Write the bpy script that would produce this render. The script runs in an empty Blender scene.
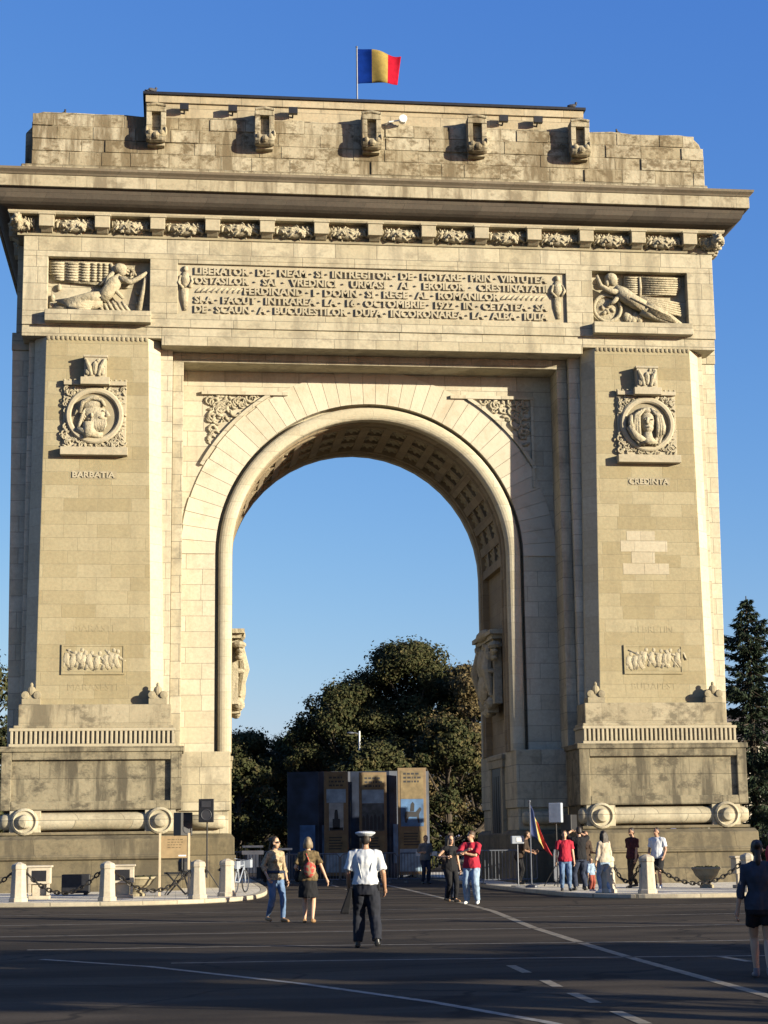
import bpy, bmesh, math, random
from mathutils import Vector, Matrix, noise
R = math.radians
PI = math.pi
rnd = random.Random(7)
sc = bpy.context.scene
COL = sc.collection

# ------------------------------------------------------------------ helpers
class MB:
    def __init__(s, T=None):
        s.v, s.f, s.m = [], [], []
        s.T = T
    def add(s, vs, fs, mi=0):
        b = len(s.v)
        T = s.T
        s.v += [T(*p) for p in vs] if T else [tuple(p) for p in vs]
        s.f += [tuple(b + i for i in f) for f in fs]
        s.m += [mi] * len(fs)
    def box(s, x0, x1, y0, y1, z0, z1, mi=0):
        s.add([(x0,y0,z0),(x1,y0,z0),(x1,y1,z0),(x0,y1,z0),(x0,y0,z1),(x1,y0,z1),(x1,y1,z1),(x0,y1,z1)],
              [(0,3,2,1),(4,5,6,7),(0,1,5,4),(1,2,6,5),(2,3,7,6),(3,0,4,7)], mi)
    def prism(s, pts, a, b, axis='y', mi=0):
        n = len(pts)
        g = {'y': lambda p, t: (p[0], t, p[1]), 'z': lambda p, t: (p[0], p[1], t), 'x': lambda p, t: (t, p[0], p[1])}[axis]
        s.add([g(p, a) for p in pts] + [g(p, b) for p in pts],
              [tuple(range(n)), tuple(range(2*n-1, n-1, -1))] + [(i, i+n, (i+1) % n + n, (i+1) % n) for i in range(n)], mi)
    def loft(s, rings, close=True, caps=True, loop=False, mi=0):
        n = len(rings[0]); k = len(rings)
        vs = [p for r in rings for p in r]; fs = []
        for i in range(k if loop else k-1):
            a, b = i*n, ((i+1) % k)*n
            for j in range(n if close else n-1):
                j2 = (j+1) % n
                fs.append((a+j, a+j2, b+j2, b+j))
        if caps and not loop:
            fs.append(tuple(range(n-1, -1, -1))); fs.append(tuple(range((k-1)*n, k*n)))
        s.add(vs, fs, mi)
    def tube(s, pts, rad, n=8, mi=0, flat=1.0):
        pts = [Vector(p) for p in pts]
        if not isinstance(rad, (list, tuple)): rad = [rad]*len(pts)
        rings = []; prev = None
        for i, p in enumerate(pts):
            d = (pts[min(i+1, len(pts)-1)] - pts[max(i-1, 0)])
            if d.length < 1e-9: d = Vector((0,0,1))
            d.normalize()
            if prev is None:
                u = d.orthogonal().normalized()
                for c in (Vector((1,0,0)), Vector((0,0,1))):
                    if abs(c.dot(d)) < .8:
                        u = (c - d*c.dot(d)).normalized(); break
            else:
                u = prev - d*prev.dot(d)
                u = u.normalized() if u.length > 1e-6 else d.orthogonal().normalized()
            prev = u; w = d.cross(u)
            rings.append([tuple(p + u*(rad[i]*math.cos(2*PI*k/n)) + w*(rad[i]*flat*math.sin(2*PI*k/n))) for k in range(n)])
        s.loft(rings, mi=mi)
    def ell(s, c, r, rot=None, nu=12, nv=8, mi=0):
        c = Vector(c)
        if not isinstance(r, (list, tuple)): r = (r, r, r)
        rings = []
        for i in range(1, nv):
            t = PI*i/nv
            ring = []
            for j in range(nu):
                a = 2*PI*j/nu
                p = Vector((r[0]*math.sin(t)*math.cos(a), r[1]*math.sin(t)*math.sin(a), -r[2]*math.cos(t)))
                if rot: p = rot @ p
                ring.append(c + p)
            rings.append(ring)
        bot = Vector((0,0,-r[2])); top = Vector((0,0,r[2]))
        if rot: bot = rot @ bot; top = rot @ top
        vs = [p for q in rings for p in q] + [c+bot, c+top]
        fs = []
        k = len(rings)
        for i in range(k-1):
            for j in range(nu):
                j2 = (j+1) % nu
                fs.append((i*nu+j, i*nu+j2, (i+1)*nu+j2, (i+1)*nu+j))
        for j in range(nu):
            j2 = (j+1) % nu
            fs.append((k*nu, j2, j)); fs.append((k*nu+1, (k-1)*nu+j, (k-1)*nu+j2))
        s.add(vs, fs, mi)
    def lathe(s, prof, o=(0,0,0), axis='z', n=20, mi=0):
        o = Vector(o); rings = []
        for r, h in prof:
            ring = []
            for k in range(n):
                a = 2*PI*k/n; c, q = r*math.cos(a), r*math.sin(a)
                ring.append(o + Vector({'z': (c,q,h), 'y': (c,-h,q), 'x': (h,c,q)}[axis]))
            rings.append(ring)
        s.loft(rings, mi=mi)
    def build(s, name, mats, parent=None, bevel=0, smooth=False, loc=None, seg=2):
        me = bpy.data.meshes.new(name)
        me.from_pydata([tuple(p) for p in s.v], [], s.f)
        if not isinstance(mats, (list, tuple)): mats = [mats]
        for m in mats: me.materials.append(m)
        me.polygons.foreach_set('material_index', s.m)
        if smooth: me.polygons.foreach_set('use_smooth', [True]*len(s.f))
        bm = bmesh.new(); bm.from_mesh(me)
        bmesh.ops.recalc_face_normals(bm, faces=bm.faces); bm.to_mesh(me); bm.free()
        o = bpy.data.objects.new(name, me); COL.objects.link(o)
        if parent: o.parent = parent
        if loc: o.location = loc
        if bevel:
            b = o.modifiers.new('Bevel', 'BEVEL'); b.width = bevel; b.segments = seg; b.limit_method = 'ANGLE'; b.angle_limit = R(40)
        return o

def fast_mesh(name, verts, faces, mats, parent=None, mi=None, smooth=False):
    me = bpy.data.meshes.new(name); me.from_pydata(verts, [], faces)
    for m in (mats if isinstance(mats, list) else [mats]): me.materials.append(m)
    if mi: me.polygons.foreach_set('material_index', mi)
    if smooth: me.polygons.foreach_set('use_smooth', [True]*len(faces))
    o = bpy.data.objects.new(name, me); COL.objects.link(o)
    if parent: o.parent = parent
    return o

def tag(o, label=None, cat=None, group=None, kind=None):
    if label: o['label'] = label
    if cat: o['category'] = cat
    if group: o['group'] = group
    if kind: o['kind'] = kind
    return o
def thing(name, label, cat, loc=(0,0,0), rz=0, group=None):
    o = bpy.data.objects.new(name, None); COL.objects.link(o)
    o.location = loc; o.rotation_euler = (0,0,rz); o.empty_display_size = .2
    return tag(o, label, cat, group)
def kids(o): return [c for c in COL.objects if c.parent == o]
def dup(o, loc, rz=0, label=None, scale=None):
    def cp(a, par):
        c = a.copy(); COL.objects.link(c)
        if par: c.parent = par
        for ch in kids(a): cp(ch, c)
        return c
    r = cp(o, None); r.location = loc; r.rotation_euler = (0,0,rz)
    if label: r['label'] = label
    if scale: r.scale = scale if isinstance(scale, tuple) else (scale,)*3
    return r
def cpart(o, parent, loc=None, rot=None, scale=None):
    c = o.copy(); COL.objects.link(c); c.parent = parent
    if loc is not None: c.location = loc
    if rot is not None: c.rotation_euler = rot
    if scale is not None: c.scale = scale
    return c

# ------------------------------------------------------------------ materials
class NT:
    def __init__(s, name):
        s.mat = bpy.data.materials.new(name); s.mat.use_nodes = True
        s.t = s.mat.node_tree; s.n = s.t.nodes; s.l = s.t.links
        s.b = s.n['Principled BSDF']
    def node(s, ty, **kw):
        n = s.n.new(ty)
        for k, v in kw.items(): setattr(n, k, v)
        return n
    def math(s, op, a, b=None, clamp=False):
        n = s.node('ShaderNodeMath', operation=op, use_clamp=clamp)
        for i, q in enumerate((a, b)):
            if q is None: continue
            if hasattr(q, 'links'): s.l.new(q, n.inputs[i])
            else: n.inputs[i].default_value = q
        return n.outputs[0]
    def mix(s, f, a, b, mode='MIX'):
        n = s.node('ShaderNodeMix', data_type='RGBA', blend_type=mode)
        for i, q in ((0, f), (6, a), (7, b)):
            if hasattr(q, 'links'): s.l.new(q, n.inputs[i])
            elif i == 0: n.inputs[0].default_value = q
            else: n.inputs[i].default_value = (*q, 1)
        return n.outputs[2]
    def noise(s, vec, scale, detail=4, rough=.55):
        n = s.node('ShaderNodeTexNoise'); n.inputs['Scale'].default_value = scale
        n.inputs['Detail'].default_value = detail; n.inputs['Roughness'].default_value = rough
        if vec is not None: s.l.new(vec, n.inputs['Vector'])
        return n.outputs['Fac']
    def ramp(s, f, a, b):
        n = s.node('ShaderNodeMapRange', clamp=True); s.l.new(f, n.inputs[0])
        n.inputs[1].default_value = a; n.inputs[2].default_value = b
        return n.outputs[0]
    def scaled(s, vec, sx, sy, sz):
        n = s.node('ShaderNodeVectorMath', operation='MULTIPLY'); s.l.new(vec, n.inputs[0]); n.inputs[1].default_value = (sx, sy, sz)
        return n.outputs[0]
    def bump(s, h, strength=.4, dist=.02):
        n = s.node('ShaderNodeBump'); n.inputs['Strength'].default_value = strength; n.inputs['Distance'].default_value = dist
        s.l.new(h, n.inputs['Height']); s.l.new(n.outputs[0], s.b.inputs['Normal'])

def stone(name, c1, c2, bw=1.25, bh=.52, stain=.3, streak=.3, mortar=.012, mdark=.62, blocks=True, dirt=(.13,.11,.08), off=(0,0), rough=.9, bump=.5, cov=0, fs=1.1, island=False):
    """limestone laid in courses, with per-block tone, rain streaks and lichen stains"""
    c1, c2, dirt = [[.69*q for q in c] for c in (c1, c2, dirt)]
    N = NT(name); tc = N.node('ShaderNodeNewGeometry').outputs['Position']
    sep = N.node('ShaderNodeSeparateXYZ'); N.l.new(tc, sep.inputs[0])
    u = N.math('ADD', N.math('ADD', sep.outputs[0], sep.outputs[1]), off[0]); z = N.math('ADD', sep.outputs[2], off[1])
    cmb = N.node('ShaderNodeCombineXYZ'); N.l.new(u, cmb.inputs[0]); N.l.new(z, cmb.inputs[1])
    big = N.noise(tc, .35, 3)
    fine = N.noise(tc, 9, 6, .65)
    med = N.noise(tc, 1.7, 5, .6)
    if blocks:
        b = N.node('ShaderNodeTexBrick'); N.l.new(cmb.outputs[0], b.inputs['Vector'])
        b.inputs['Scale'].default_value = 1; b.inputs['Brick Width'].default_value = bw; b.inputs['Row Height'].default_value = bh
        b.inputs['Mortar Size'].default_value = mortar; b.inputs['Mortar Smooth'].default_value = .3; b.inputs['Bias'].default_value = 0
        b.offset = .43; b.squash = 1.25; b.squash_frequency = 3
        b.inputs['Color1'].default_value = (*c1, 1); b.inputs['Color2'].default_value = (*c2, 1)
        b.inputs['Mortar'].default_value = (*[x*mdark for x in c1], 1)
        col = b.outputs['Color']
    else:
        col = N.mix(N.node('ShaderNodeNewGeometry').outputs['Random Per Island'] if island else big, c1, c2)
    col = N.mix(N.ramp(fine, .3, .75), col, N.mix(.75, (0,0,0), col), 'MIX')
    col = N.mix(N.ramp(big, .35, .7), col, N.mix(.22, col, (c2[0]*.9, c2[1]*.86, c2[2]*.74)))
    # stains: blotches and vertical rain streaks, real dirt on the stone
    st = N.noise(N.scaled(tc, 1.5, 1.5, .22), 1.0, 5, .65)
    sfac = N.math('MULTIPLY', N.ramp(st, .50-cov, .62-cov*.6), streak)
    bl = N.math('MULTIPLY', N.ramp(N.noise(N.scaled(tc, .9, .9, 1.25), fs, 8, .72), .50-cov, .62-cov*.6), stain)
    col = N.mix(N.math('MAXIMUM', sfac, bl), col, dirt)
    N.l.new(col, N.b.inputs['Base Color']); N.b.inputs['Roughness'].default_value = rough
    N.b.inputs['Specular IOR Level'].default_value = .25
    h = N.math('ADD', N.math('MULTIPLY', fine, .5), N.math('MULTIPLY', med, .5))
    if blocks: h = N.math('SUBTRACT', h, N.math('MULTIPLY', b.outputs['Fac'], .9))
    N.bump(h, bump, .025)
    return N.mat

def plain(name, c, rough=.6, metal=0, var=.15, scale=6, bump=0, spec=.4):
    c = [.74*q for q in c]
    N = NT(name); tc = N.node('ShaderNodeTexCoord').outputs['Object']
    f = N.noise(tc, scale, 4)
    N.l.new(N.mix(N.ramp(f, .3, .7), [x*(1-var) for x in c], [min(1, x*(1+var)) for x in c]), N.b.inputs['Base Color'])
    N.b.inputs['Roughness'].default_value = rough; N.b.inputs['Metallic'].default_value = metal
    N.b.inputs['Specular IOR Level'].default_value = spec
    if bump: N.bump(N.noise(tc, scale*3, 4), bump, .01)
    return N.mat

M = {}
CREAM, CREAM2 = (.61,.55,.405), (.54,.475,.335)
TAN, TAN2 = (.44,.38,.24), (.355,.295,.17)
M['shaft'] = stone('shaft_limestone', TAN, TAN2, 1.15, .46, .16, .14, .010, .78)
M['chamf'] = stone('edge_limestone', CREAM, CREAM2, 1.6, .62, .05, .06, .010, .75)
M['cream'] = stone('spandrel_limestone', (.66,.60,.46), (.56,.495,.36), 1.35, .56, .16, .2, .014, .55)
M['entab'] = stone('entablature_limestone', (.58,.52,.38), (.47,.41,.28), 1.5, .6, .4, .4, .015, .5)
M['attic'] = stone('weathered_attic_stone', (.50,.445,.32), (.38,.32,.205), 1.3, .5, .85, .8, .012, .45, bump=1.2, cov=.0, dirt=(.125,.095,.055), fs=2.6)
M['attic2'] = stone('attic_facing_stone', (.55,.49,.355), (.37,.31,.20), stain=.9, streak=.85, blocks=False, dirt=(.13,.095,.05), bump=1.3, cov=.03, fs=2.0, island=True)
M['corn'] = stone('cornice_stone', (.53,.47,.34), (.43,.37,.25), 1.4, 3, .6, .7, .01, .55, dirt=(.12,.09,.055))
M['soff'] = stone('shade_toned_soffit_stone', (.13,.105,.08), (.085,.07,.055), 1.4, 3, .3, .3, .01, .6)  # shadow under the cornice is put into this dark stone colour
M['carve'] = stone('carved_limestone', (.54,.48,.35), (.45,.39,.27), stain=.2, streak=.08, blocks=False)
M['carve2'] = stone('weathered_carving', (.43,.375,.255), (.33,.28,.18), stain=.4, streak=.2, blocks=False)
M['base'] = stone('stained_plinth_stone', (.33,.285,.19), (.235,.20,.13), 2.2, 1.0, .8, .85, .01, .6, dirt=(.065,.056,.04), off=(.3,.25), bump=1.0, cov=.02, fs=1.6)
M['bcourse'] = stone('base_course_stone', (.46,.40,.275), (.38,.325,.215), 1.8, .8, .7, .7, .008, .6, dirt=(.085,.07,.048), fs=1.3)
M['base2'] = stone('dark_base_course', (.235,.195,.122), (.18,.148,.09), 2.6, 1.2, .55, .6, .01, .5, cov=.03, dirt=(.055,.047,.034))
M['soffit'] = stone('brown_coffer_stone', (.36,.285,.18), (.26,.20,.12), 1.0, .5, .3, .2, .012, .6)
M['pale'] = stone('new_pale_stone', (.555,.49,.36), (.49,.425,.30), 1.15, .4, .08, .06, .01, .7)
M['sculpt'] = stone('chiselled_carving', (.56,.50,.365), (.45,.39,.265), stain=.45, streak=.2, blocks=False, bump=1.0, fs=3.5, dirt=(.20,.165,.10))
nt_ = M['sculpt'].node_tree
for n_ in nt_.nodes:
    if n_.type == 'BUMP': n_.inputs['Distance'].default_value = .11
M['bollard'] = stone('pale_bollard_stone', (.62,.55,.43), (.52,.45,.34), stain=.25, streak=.2, blocks=False)
M['kerb'] = stone('kerb_stone', (.58,.51,.38), (.48,.42,.31), 1.0, 3, .25, .1, .02, .5)
M['metal_dark'] = plain('dark_sheet_metal', (.035,.035,.04), .45, .6)
M['black'] = plain('black_plastic', (.012,.012,.014), .5)
M['chain'] = plain('dark_iron_chain', (.03,.026,.022), .55, .5)
M['steel'] = plain('galvanised_steel', (.13,.14,.165), .5, .4)
M['white'] = plain('white_paint', (.74,.74,.72), .5)
M['greybox'] = plain('grey_plastic', (.30,.33,.38), .5)
M['cone'] = plain('speaker_cone', (.03,.03,.035), .6)
M['signtan'] = plain('tan_notice_board', (.30,.21,.105), .7)
M['signink'] = plain('dark_notice_print', (.12,.085,.04), .7)
M['timber'] = plain('pale_timber_post', (.50,.40,.26), .75)
M['bark'] = plain('tree_bark', (.055,.042,.03), .95, bump=.8)
M['barkp'] = plain('pale_plane_bark', (.22,.19,.14), .9, bump=.5)

def leafmat(name, a, b, c):
    a, b, c = [[.78*q for q in k] for k in (a, b, c)]
    N = NT(name); tc = N.node('ShaderNodeTexCoord').outputs['Object']
    col = N.mix(N.ramp(N.noise(tc, .55, 3), .38, .62), a, b)
    col = N.mix(N.ramp(N.noise(tc, 2.7, 2), .5, .7), col, c)
    N.l.new(col, N.b.inputs['Base Color']); N.b.inputs['Roughness'].default_value = .85; N.b.inputs['Specular IOR Level'].default_value = .1
    return N.mat
M['leaf'] = leafmat('dark_green_leaves', (.019,.026,.010), (.046,.049,.019), (.10,.082,.036))
M['leafo'] = leafmat('olive_brown_leaves', (.085,.068,.030), (.135,.10,.05), (.045,.045,.02))
M['leafc'] = leafmat('conifer_needles', (.018,.032,.018), (.035,.05,.028), (.05,.055,.035))

def asphalt():
    N = NT('worn_asphalt'); tc = N.node('ShaderNodeNewGeometry').outputs['Position']
    fine = N.noise(tc, 22, 8, .8)
    band = N.noise(N.scaled(tc, .06, .75, 1), 1.0, 5, .6)
    patch = N.noise(N.scaled(tc, .18, .35, 1), 1.0, 3)
    col = N.mix(N.ramp(band, .35, .68), (.042,.033,.025), (.104,.083,.061))
    col = N.mix(N.math('MULTIPLY', N.ramp(patch, .52, .6), .65), col, (.026,.022,.019))
    col = N.mix(N.math('MULTIPLY', N.ramp(N.noise(N.scaled(tc, .035, 2.6, 1), 1.0, 4, .7), .58, .68), .55), col, (.082,.065,.049))
    v = N.node('ShaderNodeTexVoronoi', feature='DISTANCE_TO_EDGE'); v.inputs['Scale'].default_value = .22
    wv = N.node('ShaderNodeVectorMath', operation='ADD'); N.l.new(tc, wv.inputs[0]); nz = N.node('ShaderNodeTexNoise'); nz.inputs['Scale'].default_value = .8; N.l.new(tc, nz.inputs['Vector']); N.l.new(nz.outputs['Color'], wv.inputs[1]); N.l.new(wv.outputs[0], v.inputs['Vector'])
    col = N.mix(N.math('MULTIPLY', N.ramp(v.outputs['Distance'], .012, .004), .7), col, (.02,.018,.016))
    col = N.mix(N.ramp(fine, .3, .8), N.mix(.55, col, (0,0,0)), col)
    N.l.new(col, N.b.inputs['Base Color']); N.b.inputs['Roughness'].default_value = .95; N.b.inputs['Specular IOR Level'].default_value = .08
    N.bump(fine, .5, .01)
    return N.mat
M['asphalt'] = asphalt()
def paving():
    N = NT('pale_paving'); tc = N.node('ShaderNodeNewGeometry').outputs['Position']
    b = N.node('ShaderNodeTexBrick'); N.l.new(tc, b.inputs['Vector']); b.inputs['Scale'].default_value = 1
    b.inputs['Brick Width'].default_value = .6; b.inputs['Row Height'].default_value = .4; b.inputs['Mortar Size'].default_value = .008
    b.inputs['Color1'].default_value = (.58,.52,.41,1); b.inputs['Color2'].default_value = (.49,.44,.34,1); b.inputs['Mortar'].default_value = (.11,.095,.07,1)
    col = N.mix(N.math('MULTIPLY', N.ramp(N.noise(tc, 1.1, 6, .7), .5, .7), .45), b.outputs['Color'], (.17,.14,.11))
    N.l.new(col, N.b.inputs['Base Color']); N.b.inputs['Roughness'].default_value = .85
    return N.mat
M['paving'] = paving()
def worn_paint(name, c, wear):
    N = NT(name); tc = N.node('ShaderNodeNewGeometry').outputs['Position']
    f = N.ramp(N.noise(tc, 5, 6, .75), wear-.08, wear+.12)
    N.l.new(N.mix(f, (.052,.044,.036), c), N.b.inputs['Base Color']); N.b.inputs['Roughness'].default_value = .7
    return N.mat
M['line'] = worn_paint('worn_white_road_paint', (.21,.195,.165), .42)
M['line2'] = worn_paint('faded_road_paint', (.165,.14,.105), .50)
M['liney'] = worn_paint('worn_cream_road_paint', (.20,.165,.11), .43)
M['soil'] = plain('dry_ground', (.09,.085,.045), .95, var=.4, scale=.3)

# ------------------------------------------------------------------ camera, light, sky
f_px = 1750
cd = bpy.data.cameras.new('camera'); cam = bpy.data.objects.new('camera', cd); COL.objects.link(cam)
Rv, Uv, Fv = Vector((0.99298698,-0.11761461,-0.01198614)), Vector((-0.00984856,-0.1833267,0.98300271)), Vector((0.11781286,0.97599084,0.18319936))
mw = Matrix((Rv, Uv, -Fv)).transposed().to_4x4(); mw.translation = Vector((-6.9893,-60,1.7))
cam.matrix_world = mw
cd.sensor_fit = 'VERTICAL'; cd.sensor_height = 24; cd.lens = f_px/1024*24; cd.clip_end = 3000; cd.clip_start = .1
sc.camera = cam
SUN_AZ, SUN_EL = R(125), R(12)      # clockwise from +Y
w = bpy.data.worlds.new('World'); sc.world = w; w.use_nodes = True
sky = w.node_tree.nodes.new('ShaderNodeTexSky'); sky.sky_type = 'NISHITA'; sky.sun_disc = False
sky.sun_elevation = SUN_EL; sky.sun_rotation = SUN_AZ; sky.air_density = 1.0; sky.dust_density = .5; sky.ozone_density = 3.5
bg = w.node_tree.nodes['Background']; wt = w.node_tree; sp_ = wt.nodes.new('ShaderNodeSeparateColor'); cb_ = wt.nodes.new('ShaderNodeCombineColor'); wt.links.new(sky.outputs[0], sp_.inputs[0])
for i_, (k_, e_) in enumerate(((.72,1.20),(.93,.90),(2.27,.40))):      # film-like response of the blue sky, channel by channel
    pw = wt.nodes.new('ShaderNodeMath'); pw.operation = 'POWER'; pw.inputs[1].default_value = e_; wt.links.new(sp_.outputs[i_], pw.inputs[0])
    mu = wt.nodes.new('ShaderNodeMath'); mu.operation = 'MULTIPLY'; mu.inputs[1].default_value = k_; wt.links.new(pw.outputs[0], mu.inputs[0]); wt.links.new(mu.outputs[0], cb_.inputs[i_])
wt.links.new(cb_.outputs[0], bg.inputs[0]); bg.inputs[1].default_value = .07
ld = bpy.data.lights.new('sun', 'SUN'); lo = bpy.data.objects.new('sun', ld); COL.objects.link(lo)
ld.energy = 4.9; ld.angle = R(.5); ld.color = (1.0,.91,.715)
sd = Vector((math.sin(SUN_AZ)*math.cos(SUN_EL), math.cos(SUN_AZ)*math.cos(SUN_EL), math.sin(SUN_EL)))
lo.rotation_euler = sd.to_track_quat('Z', 'Y').to_euler(); lo.location = sd*80
vs_ = sc.view_settings; vs_.view_transform = 'Standard'; vs_.look = 'None'; vs_.exposure = 1.5; vs_.gamma = 1

# ------------------------------------------------------------------ ground, road, pavements
m = MB(); m.box(-900,900,-500,1500,-.6,-.03); tag(m.build('ground', M['soil']), kind='structure')
m = MB(); m.prism([(70*math.cos(a)*1.6, -20+75*math.sin(a)) for a in [2*PI*k/64 for k in range(64)]], -.2, 0, 'z'); tag(m.build('road', M['asphalt']), kind='structure')
m = MB(); m.box(-6.5,6.5,40,300,-.2,.004); tag(m.build('avenue', M['asphalt']), kind='structure')

def smooth_poly(pts, it=2):
    for _ in range(it):
        q = [pts[0]]
        for a, b in zip(pts, pts[1:]):
            q += [(a[0]*.75+b[0]*.25, a[1]*.75+b[1]*.25), (a[0]*.25+b[0]*.75, a[1]*.25+b[1]*.75)]
        pts = q + [pts[-1]]
    return pts
KL = smooth_poly([(-30,12),(-26,-2),(-18,-9.2),(-11.7,-11.4),(-8.9,-11.7),(-7.2,-11.4),(-5.9,-10.6),(-4.9,-9),(-4.3,-6.5),(-3.9,-2),(-3.8,5),(-3.8,22)])
KR = smooth_poly([(3.6,22),(3.6,5),(3.5,0),(3.7,-4),(4.0,-8.4),(4.2,-10.6),(4.9,-12),(6.3,-12.75),(8.4,-12.8),(10.6,-12.2),(18,-9),(26,-2),(30,12)])
PH = .12
def offset(pts, d):
    out = []
    for i, p in enumerate(pts):
        a, b = pts[max(i-1,0)], pts[min(i+1,len(pts)-1)]
        t = Vector((b[0]-a[0], b[1]-a[1])).normalized()
        out.append((p[0]-t.y*d, p[1]+t.x*d))
    return out
for K, close in ((KL, [(-22,22)]), (KR, [(22,22)])):
    inner = offset(K, .22)
    m = MB(); m.loft([[(a[0],a[1],-.1),(a[0],a[1],PH),(b[0],b[1],PH),(b[0],b[1],-.1)] for a, b in zip(K, inner)])
    tag(m.build('kerb', M['kerb'], bevel=.02), kind='structure')
    m = MB(); m.prism(inner+close, -.1, PH-.006, 'z'); tag(m.build('pavement', M['paving']), kind='structure')

def road_line(pts, wd, mat, name='road_line'):
    # pts on the ground; a thin painted sheet
    m = MB()
    rows = []
    for i, p in enumerate(pts):
        a, b = pts[max(i-1,0)], pts[min(i+1,len(pts)-1)]
        t = Vector((b[0]-a[0], b[1]-a[1])).normalized()
        rows.append([(p[0]-t.y*wd/2, p[1]+t.x*wd/2, .004), (p[0]+t.y*wd/2, p[1]-t.x*wd/2, .004)])
    m.loft(rows, close=False, caps=False)
    tag(m.build(name, mat), kind='structure')
road_line([(-8.9,-33.0),(-7.29,-35.0),(-5.47,-38.4),(-4.3,-41.1),(-3.54,-43.4),(-3.1,-45.3)], .12, M['line'])
road_line([(.82,10),(.80,0),(.6,-12.5),(.4,-19),(-.2,-26.5),(-.5,-33)], .17, M['liney'])
road_line([(-.5,-33),(-.58,-35.6),(-.69,-41.4),(-.8,-48)], .15, M['liney'])
for a, b in (((-2.48,-36.2),(-2.52,-37.5)),((-2.55,-38.7),(-2.6,-39.7)),((-2.62,-40.5),(-2.64,-41.7)),((-2.66,-42.6),(-2.68,-43.8)),((.69,-35.3),(.76,-36.4)),((-1.1,1),(-1.1,-2)),((-1.1,4),(-1.1,7)),((2.6,-2),(2.5,-5))):
    road_line([a, b], .13, M['liney'], 'lane_dash')
for y0, xa, xb, sl in ((-26.4,-16,9,-.02),(-30.6,-9.3,8,-.09),(-21.9,-16,10,-.02),(-34.4,-7,9,-.1),(-17,-14,12,0)):
    road_line([(xa+(xb-xa)*t/8, y0+sl*(xb-xa)*t/8+.12*math.sin(t)) for t in range(9)], .16, M['line2'])

# ------------------------------------------------------------------ THE ARCH
arch = thing('triumphal_arch', 'tall pale limestone triumphal arch with carved reliefs and long inscription', 'arch')
DEP = 10.3
FRONT = lambda s: (lambda x, y, z: (s*x, y, z))
BACK = lambda s: (lambda x, y, z: (s*x, DEP-y, z))

def arch_rows(profile, z0, zs, n=48):
    st = [(-1, 0, z0)] + [(math.cos(PI-PI*k/n), math.sin(PI*k/n), zs) for k in range(n+1)] + [(1, 0, z0)]
    return [[(ux*r, y, zc+uz*r) for r, y in profile] for ux, uz, zc in st]
ZS = 11.75

# spandrel wall with the arched opening
def arch_wall(m, r, X, z0, zt, y0, y1, zs, n=48):
    ang = [PI-PI*k/n for k in range(n+1)]
    ain = [(r*math.cos(a), zs+r*math.sin(a)) for a in ang]
    out = []
    for a in ang:
        c, s_ = math.cos(a), math.sin(a)
        t = min(X/abs(c) if abs(c) > 1e-6 else 1e9, (zt-zs)/s_ if s_ > 1e-6 else 1e9)
        out.append((c*t, zs+s_*t))
    corner = math.atan2(zt-zs, X)
    vs, fs = [], []
    ain = [(-r, z0)] + ain + [(r, z0)]; out = [(-X, z0)] + out + [(X, z0)]
    k = len(ain)
    for y in (y0, y1):
        vs += [(p[0], y, p[1]) for p in ain] + [(p[0], y, p[1]) for p in out]
    for i in range(k-1):
        fs.append((i, i+1, k+i+1, k+i)); fs.append((2*k+i, 3*k+i, 3*k+i+1, 2*k+i+1))
        fs.append((i, 2*k+i, 2*k+i+1, i+1)); fs.append((k+i, k+i+1, 3*k+i+1, 3*k+i))
    m.add(vs, fs)
m = MB(); arch_wall(m, 5.6, 6.9, 4.72, 18.8, 2.0, DEP-2.0, ZS)
wall = m.build('spandrel_wall', M['cream'], arch)
# voussoir ring: slightly proud band with radial joints
m = MB()
nV = 41
for k in range(nV):
    a0, a1 = PI*k/nV+.0012, PI*(k+1)/nV-.0012
    def P(r, a, y): return (r*math.cos(a), y, ZS+r*math.sin(a))
    ro = 6.82 + rnd.choice((-.03, 0, .03)); y0 = 1.955 + rnd.uniform(-.008,.008)
    q = [P(5.6,a0,y0),P(ro,a0,y0),P(ro,(a0+a1)/2,y0),P(ro,a1,y0),P(5.6,a1,y0),P(5.6,(a0+a1)/2,y0)]
    m.add(q+[(p[0],2.02,p[2]) for p in q], [(0,1,2,3,4,5)]+[(i,(i+1)%6,(i+1)%6+6,i+6) for i in range(6)])
N = NT('voussoir_limestone'); tc = N.node('ShaderNodeNewGeometry')
col = N.mix(tc.outputs['Random Per Island'], (.42,.38,.29), (.375,.33,.245))
pos = tc.outputs['Position']
col = N.mix(N.math('MULTIPLY', N.ramp(N.noise(pos, 1.2, 6, .7), .5, .7), .35), col, (.21,.15,.08))
N.l.new(col, N.b.inputs['Base Color']); N.b.inputs['Roughness'].default_value = .9; N.bump(N.noise(pos, 8, 5), .5, .02)
M['vouss'] = N.mat
m.build('voussoir_ring', M['vouss'], arch)
# archivolt: groove and big roll moulding
roll = [(5.62,2.4),(5.48,2.4)] + [(5.235+.235*math.cos(t), 2.0-.13*math.sin(t)) for t in [PI*k/8 for k in range(9)]] + [(5.0,2.3),(5.06,2.3),(5.06,2.42),(5.3,2.42),(5.62,2.42)]
m = MB(); m.loft(arch_rows(roll, 4.72, ZS), caps=True); m.build('archivolt', M['chamf'], arch, smooth=False)
m = MB(T=BACK(1)); m.loft(arch_rows(roll, 4.72, ZS, 24), caps=True); m.build('archivolt', M['chamf'], arch)
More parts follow.
